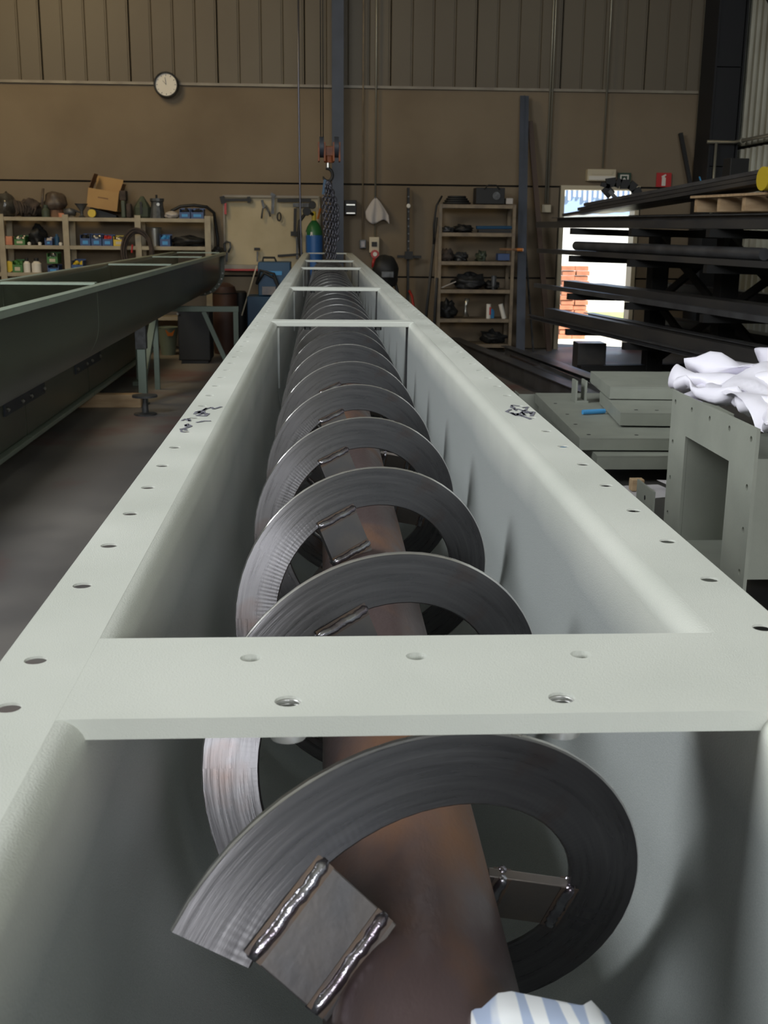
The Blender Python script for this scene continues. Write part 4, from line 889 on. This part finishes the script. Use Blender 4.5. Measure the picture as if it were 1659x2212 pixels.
# ------------------------------------------------------------------ cantilever rack with bar stock (turned 9 degrees to the trough)
RA = Vector((2.60, 14.3, 0)); RU = Vector((.157, -.988, 0)).normalized(); RN = Vector((.988, .157, 0)).normalized()
def rp(s_, t_, z): return RA+RU*s_+RN*t_+Vector((0, 0, z))
LV = [.50, .90, 1.32, 1.62]
rk = thing('cantilever_rack', 'black cantilever rack loaded with steel bars at right', 'rack', tuple(rp(3.5, 1.05, 0)))
ps = [1.35, 2.95, 4.55, 6.15]
for s_ in ps:
    MB().beam(rp(s_, 1.05, 0), rp(s_, 1.05, 1.60 if s_ < 2 else 2.3), .20, .16, tuple(RU)).build('post', 'black', rk, bevel=.006)
    for z in LV:
        for sg in (-1, 1): MB().beam(rp(s_, 1.05+sg*.085, z-.06), rp(s_, 1.05+sg*(1.08 if sg < 0 else .66), z-.035), .07, .07).build('arm', 'black', rk)
    MB().beam(rp(s_, 1.05-.9, .04), rp(s_, 1.05+.6, .04), .12, .08).build('foot', 'black', rk)
for s0, s1 in zip(ps, ps[1:]):
    for za, zb in ((.15, .8), (.8, .15), (.85, 1.5), (1.5, .85)):
        MB().beam(rp(s0+.09, 1.05+(.02 if za < zb else -.02), za), rp(s1-.09, 1.05+(.03 if za < zb else -.03), zb), .045, .075).build('brace', 'black', rk)
def bar(s0, s1, t_, z, w_, h_, kind, m, label, cat='bar', dz=0.0, dt=0.0, group='bar stock on the rack'):
    p, q = rp(s0, t_+w_/2, z+h_/2), rp(s1, t_+w_/2+dt, z+h_/2+dz); k = .008 if min(w_, h_) > .03 else .004; a, b = w_/2, h_/2
    nm = {'box': 'square_tube', 'ch': 'channel_bar', 'I': 'i_beam', 'ang': 'angle_bar', 'rnd': 'round_tube', 'flat': 'flat_bar'}[kind]
    if kind == 'box': m_ = MB().prism([(-a,-b),(a,-b),(a,b),(-a,b),(-a,-b+.0001),(-a+k,-b+k),(-a+k,b-k),(a-k,b-k),(a-k,-b+k),(-a+k,-b+k)][:4], p, q)
    elif kind == 'ch': m_ = MB().prism([(-a,-b),(-a+a*1.6,-b),(-a+a*1.6,-b+k),(-a+k,-b+k),(-a+k,b-k),(-a+a*1.6,b-k),(-a+a*1.6,b),(-a,b)], p, q)
    elif kind == 'I': m_ = MB().prism([(-a,-b),(a,-b),(a,-b+k),(k/2,-b+k),(k/2,b-k),(a,b-k),(a,b),(-a,b),(-a,b-k),(-k/2,b-k),(-k/2,-b+k),(-a,-b+k)], p, q)
    elif kind == 'ang': m_ = MB().prism([(-a,-b),(a,-b),(a,-b+k),(-a+k,-b+k),(-a+k,b),(-a,b)], p, q)
    elif kind == 'rnd': m_ = MB().tube([p, q], a, 16)
    else: m_ = MB().prism([(-a,-b),(a,-b),(a,b),(-a,b)], p, q)
    return solo(m_, nm, m, label, cat, group, auto=(.6 if kind == 'rnd' else None))
L4_, L3_, L2_, L1_ = [z+.002 for z in LV]
bar(0, 7.3, .03, L1_, .07, .07, 'box', 'stock', 'dark square tube at the front edge of the top rack level')
bar(.25, 7.3, .12, L1_, .10, .12, 'ch', 'stock2', 'grey channel with its web out on the top rack level', 'channel')
bar(.7, 7.3, .26, L1_, .12, .12, 'I', 'stock', 'dark steel beam behind the grey channel on the top rack level', 'beam')
bar(1.3, 7.2, .42, L1_, .08, .10, 'box', 'stock', 'dark square tube fourth from the front on the top rack level')
bar(1.6, 7.2, .54, L1_, .14, .14, 'I', 'stock', 'deep dark beam near the posts on the top rack level', 'beam')
bar(1.2, 7.1, 1.2, L1_, .14, .14, 'I', 'stock', 'dark beam on the rear side of the top rack level', 'beam')
names_ = ('lowest', 'middle', 'topmost'); cols_ = ('front', 'second', 'third', 'fourth', 'rear')
for k in range(15):
    l_, c_ = k//5, k % 5
    s0_ = .55+.17*c_+.28*l_+.1*((k*7) % 3); bar(s0_, 6.9, .16+.085*c_, 1.752+.037*l_+.052*(s0_-.55), .075, .032, 'flat', ('stock', 'stock', 'stock2')[(k*5) % 3], '%s dark flat bar of the %s layer in the sloping bundle on top' % (cols_[c_], names_[l_]), 'flat bar', dz=.052*(6.9-s0_), group='sloping flat bar bundle on the rack top')
bar(.10, 7.3, .02, L2_, .05, .05, 'box', 'stock', 'slim dark tube at the front edge of the third rack level')
bar(.45, 7.3, .09, L2_, .10, .05, 'flat', 'stock', 'dark flat bar behind the slim tube on the third rack level')
bar(1.1, 5.2, .09, L2_+.052, .10, .10, 'rnd', 'stock2', 'round dark pipe lying on the third rack level', 'pipe')
bar(1.3, 7.3, .21, L2_, .10, .12, 'ch', 'stock', 'dark channel behind the round pipe on the third rack level', 'channel')
bar(.9, 7.3, .34, L2_, .10, .08, 'box', 'stockrust', 'brownish square tube on the third rack level')
bar(1.8, 7.3, .48, L2_, .12, .10, 'I', 'stock', 'dark beam nearest the posts on the third rack level', 'beam')
bar(.05, 7.3, .02, L3_, .05, .05, 'box', 'stock2', 'slim grey tube at the front edge of the second rack level')
bar(.35, 7.3, .08, L3_, .06, .04, 'ang', 'stock', 'dark angle bar behind the slim grey tube on the second rack level')
bar(.65, 7.3, .18, L3_, .12, .11, 'box', 'stock', 'tall dark tube showing its top on the second rack level')
bar(1.9, 7.3, .32, L3_, .10, .06, 'ch', 'stock2', 'grey channel catching light on the second rack level', 'channel')
bar(.9, 7.3, .45, L3_, .13, .09, 'I', 'stock', 'dark beam near the posts on the second rack level', 'beam')
bar(-.15, 7.3, .0, L4_, .08, .05, 'ch', 'stock2', 'grey channel at the front edge of the lowest rack level', 'channel')
bar(.25, 7.3, .10, L4_, .10, .16, 'box', 'stock', 'tall dark tube behind the grey channel on the lowest rack level')
bar(1.2, 7.3, .23, L4_, .12, .17, 'I', 'stock2', 'grey beam catching light on the lowest rack level', 'beam')
bar(.9, 7.3, .38, L4_, .10, .10, 'box', 'stock', 'dark square tube fourth from the front on the lowest rack level')
bar(1.7, 7.3, .52, L4_, .12, .12, 'I', 'stock', 'dark beam nearest the posts on the lowest rack level', 'beam')
for z, nm in ((L2_, 'third'), (L3_, 'second'), (L4_, 'lowest')):
    bar(1.0, 7.2, 1.25, z, .12, .10, 'I', 'stock', 'dark beam on the rear side of the %s rack level' % nm, 'beam')
    bar(.7, 7.2, 1.42, z, .09, .09, 'box', 'stock', 'dark square tube on the rear side of the %s rack level' % nm)
# floor stock beside the rack
fs_ = [(-.2, 6.6, -.30, .0, .12, .16, 'I', 'stock2', 'grey beam on the floor, second from the rack'), (.3, 6.0, -.46, .0, .10, .10, 'box', 'stock', 'dark square tube on the floor, third from the rack'),
       (.1, 6.4, -.62, .0, .12, .14, 'I', 'stock', 'dark beam on the floor, fourth from the rack'), (-.9, 6.2, -.80, .0, .14, .20, 'I', 'stock2', 'deep grey beam on the floor nearest the trough'),
       (.5, 6.2, -.15, .0, .12, .12, 'I', 'stock', 'dark beam on the floor nearest the rack'), (.6, 5.5, -.44, .10, .06, .03, 'flat', 'stockrust', 'brownish flat bar lying on the floor tube'),
       (1.9, 6.2, -.60, .142, .08, .04, 'ang', 'stock2', 'grey angle bar lying on the floor beam')]
for q in fs_: bar(*q[:8], q[8], 'beam' if 'beam' in q[8] and q[6] == 'I' else 'bar', group='bar stock on the floor', dt=-.25)
solo(MB().box((3.02, 13.35, .0), (3.36, 13.65, .30)), 'steel_block', 'stock', 'dark square steel block on the floor before the doorway', 'block', bevel=.01)
for k, (a, b, lb_) in enumerate((((3.05, 13.75), (3.35, 12.0), 'left'), ((3.3, 13.9), (3.66, 12.0), 'right'))):
    pass
# clamp-shaped frame on the rack top end
t = thing('bent_steel_frame', 'black bent steel frame standing on the far rack top', 'frame', tuple(rp(1.9, .4, 1.8)))
q = [at(x_, y_-6, 12.9) for x_, y_ in ((1321, 428), (1306, 411), (1309, 402), (1330, 399), (1340, 404), (1360, 404), (1372, 414), (1380, 430))]
for a, b in zip(q, q[1:]): MB().beam(a, b, .10, .035, (0, 1, 0)).build('member', 'black', t)
MB().beam(at(1316, 412, 12.6), at(1330, 428, 12.6), .04, .02, (0, 1, 0)).build('tie', 'greytool', t)
# pallet on the rack top, yellow strap roll, paper
pz0 = L1_+.142; t = thing('wooden_pallet', 'pale wooden pallet on the rack top at the right picture edge', 'pallet', tuple(rp(4.3, .4, pz0)))
for i, s_ in enumerate((4.0, 4.42, 4.84, 5.55)): MB().beam(rp(s_, .12, pz0+.06), rp(s_, .95, pz0+.06), .055, .118).build('bearer', 'wood', t)
for i, t_ in enumerate((.15, .36, .57, .78)): MB().beam(rp(3.97, t_, pz0+.130), rp(5.65, t_, pz0+.130), .15, .020).build('deck_board', 'wood', t)
t = thing('yellow_strap_roll', 'yellow strap roll at the right picture edge on the pallet load', 'roll', tuple(rp(4.9, .30, pz0+.145)))
MB().cyl(rp(5.38, -.04, pz0+.235), rp(5.38, .11, pz0+.235), .09, 24).build('roll', 'yellow', t, auto=.6)
t = thing('white_carton_stack', 'white printed carton behind the yellow roll on the rack top', 'carton', tuple(rp(3.8, .75, pz0+.15)))
MB().beam(rp(4.15, .72, pz0+.20), rp(4.5, .72, pz0+.20), .14, .12).build('body', 'white', t)
for k in range(3): MB().beam(rp(4.20+.10*k, .645, pz0+.20), rp(4.23+.10*k, .645, pz0+.20), .004, .04).build('print_patch', 'chalk', t)
t = solo(MB().tube([rp(3.2, .7, pz0+.14), rp(3.1, .7, pz0+.20), rp(2.9, .72, pz0+.30), rp(2.85, .72, pz0+.36)], .008, 6), 'light_blue_strap', 'bluepl', 'light blue strap end curling up behind the pallet', 'strap', smooth=True)
E1, E2 = at(1470, 288, 15.5), at(1495, 420, 15.3)
solo(MB().beam(E2, E1, .05, .05, (0, 1, 0)), 'leaning_plank', 'black', 'thin dark plank leaning on the wall left of the corner column', 'plank')
# ------------------------------------------------------------------ table with painted parts right of the trough
tb = thing('steel_work_table', 'dark steel work table carrying the painted ducts and trays', 'table', (1.5, 4.2, 0))
MB().box((.80, 2.2, .66), (2.4, 5.9, .70)).build('tabletop', 'stock', tb, bevel=.004)
for xx in (.95, 2.3):
    for yy in (2.35, 4.0, 5.75): MB().box((xx-.04, yy-.04, 0), (xx+.04, yy+.04, .659)).build('leg', 'stock', tb)
dt_ = thing('flanged_duct', 'grey-green square duct with drilled end flange beside the trough', 'duct', (1.2, 2.75, .70))
FX = .955; fy0, fy1, fz0, fz1 = 2.42, 3.04, .705, 1.178; oy0, oy1, oz0, oz1 = 2.575, 2.905, .79, 1.075
def platex(mb, X, y0, y1, z0, z1, th): return mb.box((X, y0, z0), (X+th, y1, z1))
fl_ = MB()
def cellx(mb, y0, y1, z0, z1, hy, hz, r, X, th):
    q = MB(); cell(q, y0, y1, z0, z1, hy, hz, r, 0, th, 10); mb.add([(X-v.z, v.x, v.y) for v in q.v], q.f)
def stripx(mb, y0, y1, z0, z1, pts, along):
    if along == 'y':
        c = [y0]+[(pts[i][0]+pts[i+1][0])/2 for i in range(len(pts)-1)]+[y1]
        for i, h_ in enumerate(pts): cellx(mb, c[i], c[i+1], z0, z1, h_[0], h_[1], .0075, FX, .008)
    else:
        c = [z0]+[(pts[i][1]+pts[i+1][1])/2 for i in range(len(pts)-1)]+[z1]
        for i, h_ in enumerate(pts): cellx(mb, y0, y1, c[i], c[i+1], h_[0], h_[1], .0075, FX, .008)
stripx(fl_, fy0, fy1, oz1, fz1, [(y_, fz1-.028) for y_ in (2.45, 2.59, 2.73, 2.87, 3.01)], 'y')
stripx(fl_, fy0, fy1, fz0, oz0, [(y_, fz0+.028) for y_ in (2.45, 2.59, 2.73, 2.87, 3.01)], 'y')
stripx(fl_, fy0, oy0, oz0, oz1, [(2.45, .84), (2.45, .94), (2.45, 1.04)], 'z'); stripx(fl_, oy1, fy1, oz0, oz1, [(3.01, .84), (3.01, .94), (3.01, 1.04)], 'z')
fl_.build('end_flange', 'paintdark', dt_)
bx = MB()
for q in ((oy0-.006, oz0, oy0, oz1), (oy1, oz0, oy1+.006, oz1), (oy0-.006, oz0-.006, oy1+.006, oz0), (oy0-.006, oz1, oy1+.006, oz1+.006)): bx.box((FX+.0085, q[0], q[1]), (1.75, q[2], q[3]))
bx.build('duct_body', 'paintdark', dt_); MB().box((1.20, 2.50, .72), (1.75, 3.0, 1.125)).build('outer_casing', 'paintdark', dt_, bevel=.004)
MB().box((1.76, 2.42, .705), (1.768, 3.04, 1.122)).build('rear_flange', 'paintdark', dt_)
MB().box((FX+.07, 3.06, .705), (FX+.078, 3.18, .90)).add([(FX+.07, 3.06, .90), (FX+.078, 3.06, .90), (FX+.078, 3.06, 1.0), (FX+.07, 3.06, 1.0), (FX+.07, 3.12, .90), (FX+.078, 3.12, .90)], [(0,1,2,3),(0,4,5,1),(0,3,4),(1,5,2),(2,5,4,3)]).build('gusset', 'paintdark', dt_)
sf = thing('side_flange_plate', 'narrow drilled flange plate standing left of the duct flange', 'plate', (.93, 3.12, .70))
MB().box((.93, 3.07, .702), (.936, 3.24, .885)).build('plate', 'paintdark', sf)
for z in (.75, .85): MB().lathe([(.007, 0), (.007, -.001)], (.93, 3.15, z), 8, 'x').build('hole', 'chalk', sf)
def tray(name, label, pts, z, h, holes=()):
    t = thing(name, label, 'tray', (pts[0][0], pts[0][1], z-h), 'painted steel trays on the table')
    n = len(pts); tk = .005
    MB().add([(x_, y_, z) for x_, y_ in pts]+[(x_, y_, z-tk) for x_, y_ in pts], [tuple(range(n)), tuple(range(2*n-1, n-1, -1))]+[(i, (i+1) % n, n+(i+1) % n, n+i) for i in range(n)]).build('top_sheet', 'paintdark', t)
    cx_, cy_ = sum(p[0] for p in pts)/n, sum(p[1] for p in pts)/n
    for i in range(n):
        a, b = Vector((*pts[i], z-tk-.0005)), Vector((*pts[(i+1) % n], z-tk-.0005)); d = (b-a); nn = Vector((-d.y, d.x, 0)).normalized()
        if nn.dot(Vector((cx_, cy_, 0))-a) < 0: nn = -nn
        MB().add([a, b, b+nn*tk, a+nn*tk]+[p-Vector((0, 0, h-tk)) for p in (a, b, b+nn*tk, a+nn*tk)], [(0,1,2,3),(4,5,6,7),(0,1,5,4),(1,2,6,5),(2,3,7,6),(3,0,4,7)]).build('folded_edge', 'paintdark', t)
    for hx, hy in holes: MB().lathe([(.008, 0), (.008, .0006)], (hx, hy, z), 10).build('hole', 'chalk', t)
    return t
tray('painted_tray', 'wide flat grey-green tray, lowest of the stack', [(1.0, 4.02), (1.62, 4.02), (1.75, 5.28), (1.02, 5.28)], .80, .05)
tray('painted_tray', 'wide flat drilled tray with blue marker on it', [(.95, 4.10), (1.60, 4.08), (1.72, 5.28), (1.0, 5.28)], .852, .045, [(1.0, 4.17), (1.0, 4.4), (1.02, 4.65), (1.03, 4.95), (1.18, 4.16), (1.35, 4.15)])
tray('painted_tray', 'smaller folded tray lying aslant on the drilled one', [(1.16, 4.33), (1.60, 4.30), (1.62, 4.86), (1.22, 4.92)], .91, .05, [(1.24, 4.40), (1.32, 4.39)])
tray('painted_tray', 'topmost grey-green tray at the back of the stack', [(1.20, 4.67), (1.75, 4.63), (1.82, 5.18), (1.24, 5.20)], .965, .05)
t = thing('angle_bracket', 'small grey angle piece at the left end of the trays', 'bracket', (.98, 5.4, .70)); MB().box((.93, 5.32, .70), (.935, 5.44, .84)).box((.935, 5.32, .70), (1.03, 5.325, .84)).build('angle', 'paintdark', t)
t = thing('clevis_bracket', 'small two-eared bracket between the trays', 'bracket', (1.15, 4.98, .853)); MB().box((1.12, 4.96, .8525), (1.18, 5.06, .862)).build('base', 'paintdark', t)
for xx in (1.122, 1.165): MB().box((xx, 4.965, .8625), (xx+.008, 5.05, .95)).build('ear', 'paintdark', t)
t = thing('blue_crayon', 'light blue marking crayon lying on the drilled tray', 'crayon', (1.12, 4.62, .853)); MB().cyl((1.08, 4.63, .864), (1.18, 4.66, .864), .010, 10).build('body', 'bluepl', t)
t = thing('plastic_plug', 'light blue plastic plug lying at the trays left corner', 'plug', (.95, 4.05, .70)); MB().cyl((.99, 4.62, .712), (1.03, 4.62, .712), .011, 10).build('body', 'bluepl', t)
def sheetp(label, pts, z): t = thing('paper_sheet', label, 'paper', (pts[0][0], pts[0][1], z)); n = len(pts); MB().add([(a, b, z+c_) for a, b, c_ in pts]+[(a, b, z+c_-.001) for a, b, c_ in pts], [tuple(range(n)), tuple(range(2*n-1, n-1, -1))]+[(i, (i+1) % n, n+(i+1) % n, n+i) for i in range(n)]).build('sheet', 'paper', t)
sheetp('white paper sheet nearest the duct on the work table', [(1.03, 3.95, 0), (1.22, 3.98, 0), (1.26, 3.80, 0), (1.06, 3.74, 0)], .702)
sheetp('white paper sheet under the green block by the trays', [(1.20, 3.93, .02), (1.40, 3.90, .02), (1.42, 3.70, .02), (1.24, 3.72, .02)], .71)
sheetp('small white paper scrap at the trough side of the table', [(.98, 3.72, 0), (1.08, 3.70, 0), (1.08, 3.6, 0), (.98, 3.6, 0)], .702)
t = thing('green_topped_block', 'small wooden block with green top on the paper', 'block', (1.25, 3.86, .74)); MB().box((1.255, 3.84, .732), (1.295, 3.88, .755)).build('base', 'wood', t); MB().box((1.253, 3.838, .7555), (1.297, 3.882, .785)).build('cap', 'greenbin', t)
solo(MB().box((1.09, 3.86, .704), (1.135, 3.90, .745)), 'wood_cube', 'wood', 'small bare wooden cube lying on the paper sheet', 'block', bevel=.002)
# white foam wrap heaped on the duct
fw_ = thing('foam_wrap', 'heap of crumpled white foam wrap on top of the square duct', 'wrap', (1.35, 2.9, 1.13))
def fold(c, L_, wd, yaw, tilt, R0, turns, seed, name='fold'):
    vv = []; NU, NV = 22, 10; fs = []
    for i in range(NU+1):
        u = i/NU
        if u < .62: a = (1-u/.62)*turns*2*pi; rr = R0*(1-.35*(1-u/.62)); x_ = -rr*sin(a); z_ = rr-rr*cos(a)
        else: x_ = (u-.62)/.38*wd; z_ = .012*sin(u*18)
        for j in range(NV+1):
            v = j/NV-.5; n3 = noise.noise(Vector((u*3, v*4, seed)))*.03
            vv.append(Vector((x_+n3, v*L_*(1-.15*u), z_+n3+.02*abs(v))))
    mt = Matrix.Translation(c) @ Matrix.Rotation(yaw, 4, 'Z') @ Matrix.Rotation(tilt, 4, 'Y')
    for i in range(NU):
        for j in range(NV): k = i*(NV+1)+j; fs.append((k, k+1, k+NV+2, k+NV+1))
    o = MB().add([mt @ p for p in vv], fs).build(name, 'wrap', fw_, smooth=True); md = o.modifiers.new('s', 'SOLIDIFY'); md.thickness = .004
for q in (((1.05, 3.02, 1.155), .24, .20, .5, .0, .024, .75, 1), ((1.10, 2.90, 1.15), .30, .24, .3, -.02, .026, .8, 2), ((1.12, 3.10, 1.16), .34, .26, .7, -.08, .03, .8, 3), ((1.20, 3.20, 1.185), .34, .30, .9, -.05, .034, .7, 4),
          ((1.10, 2.70, 1.135), .34, .30, -.3, -.10, .026, .6, 5), ((1.30, 3.04, 1.215), .40, .34, .2, .02, .032, .8, 6), ((1.24, 2.74, 1.16), .44, .34, -.5, -.08, .03, .7, 7)): fold(*q)
vv = []; fs = []; N, Q = 60, 48
for j in range(Q+1):
    for i in range(N+1):
        u, v = i/N, j/Q; x_ = 1.06+.80*u; y_ = 2.46+.88*v+.04*sin(u*5)
        d_ = max(0, 1-((u-.55)/.6)**2-((v-.5)/.55)**2)**.5
        r1 = 1-abs(noise.noise(Vector((u*3.1, v*2.3, 4))))*2.2; r2_ = 1-abs(noise.noise(Vector((u*6+v*3, v*5, 9))))*2
        vv.append((x_, y_, 1.132+.085*d_+.05*d_*r1+.025*d_*r2_+.006*noise.noise(Vector((u*20, v*20, 2)))))
for j in range(Q):
    for i in range(N): k = j*(N+1)+i; fs.append((k, k+1, k+N+2, k+N+1))
MB().add(vv, fs).build('crumpled_core', 'wrap', fw_, smooth=True)
# striped rag on the shaft close to the camera
def stripe_mat():
    m = bpy.data.materials.new('blue_white_striped_cloth'); m.use_nodes = True; n = m.node_tree.nodes; L = m.node_tree.links; b = n['Principled BSDF']
    tc = n.new('ShaderNodeTexCoord'); wv = n.new('ShaderNodeTexWave'); wv.inputs['Scale'].default_value = 17; wv.inputs['Distortion'].default_value = 7; wv.inputs['Detail'].default_value = 2; wv.inputs['Detail Scale'].default_value = 2
    mp = n.new('ShaderNodeMapping'); mp.inputs['Scale'].default_value = (1, .15, .3); L.new(tc.outputs['Object'], mp.inputs[0]); L.new(mp.outputs[0], wv.inputs[0])
    r = n.new('ShaderNodeValToRGB'); r.color_ramp.elements[0].position = .35; r.color_ramp.elements[0].color = (.42, .50, .68, 1); r.color_ramp.elements[1].position = .55; r.color_ramp.elements[1].color = (.85, .87, .90, 1)
    L.new(wv.outputs[0], r.inputs[0]); L.new(r.outputs[0], b.inputs['Base Color']); b.inputs['Roughness'].default_value = .9; return m
t = thing('striped_rag', 'folded blue and white striped rag on the shaft in the foreground', 'rag', (.12, .5, 1.13))
vv = []; fs = []; N, Q = 28, 14
for j in range(Q+1):
    v = j/Q
    for i in range(N):
        a = 2*pi*i/N; c_, s_ = cos(a), sin(a); sg = lambda q: (1 if q >= 0 else -1)*abs(q)**.62
        k_ = 1-.12*max(0, 1-v*8); x_ = .134+.050*sg(c_)*k_; z_ = 1.122+.020*sg(s_)*k_-.10*(x_-.10)**1 + .003*noise.noise(Vector((c_*3, s_*3, v*6)))
        vv.append((x_, .605-.36*v-.006*sin(c_*6)-.03*max(0, c_-.6), z_))
for j in range(Q):
    for i in range(N): fs.append((j*N+i, j*N+(i+1) % N, (j+1)*N+(i+1) % N, (j+1)*N+i))
fs += [tuple(range(N)), tuple(range(Q*N, Q*N+N))]
MB().add(vv, fs).build('cloth', stripe_mat(), t, smooth=True)
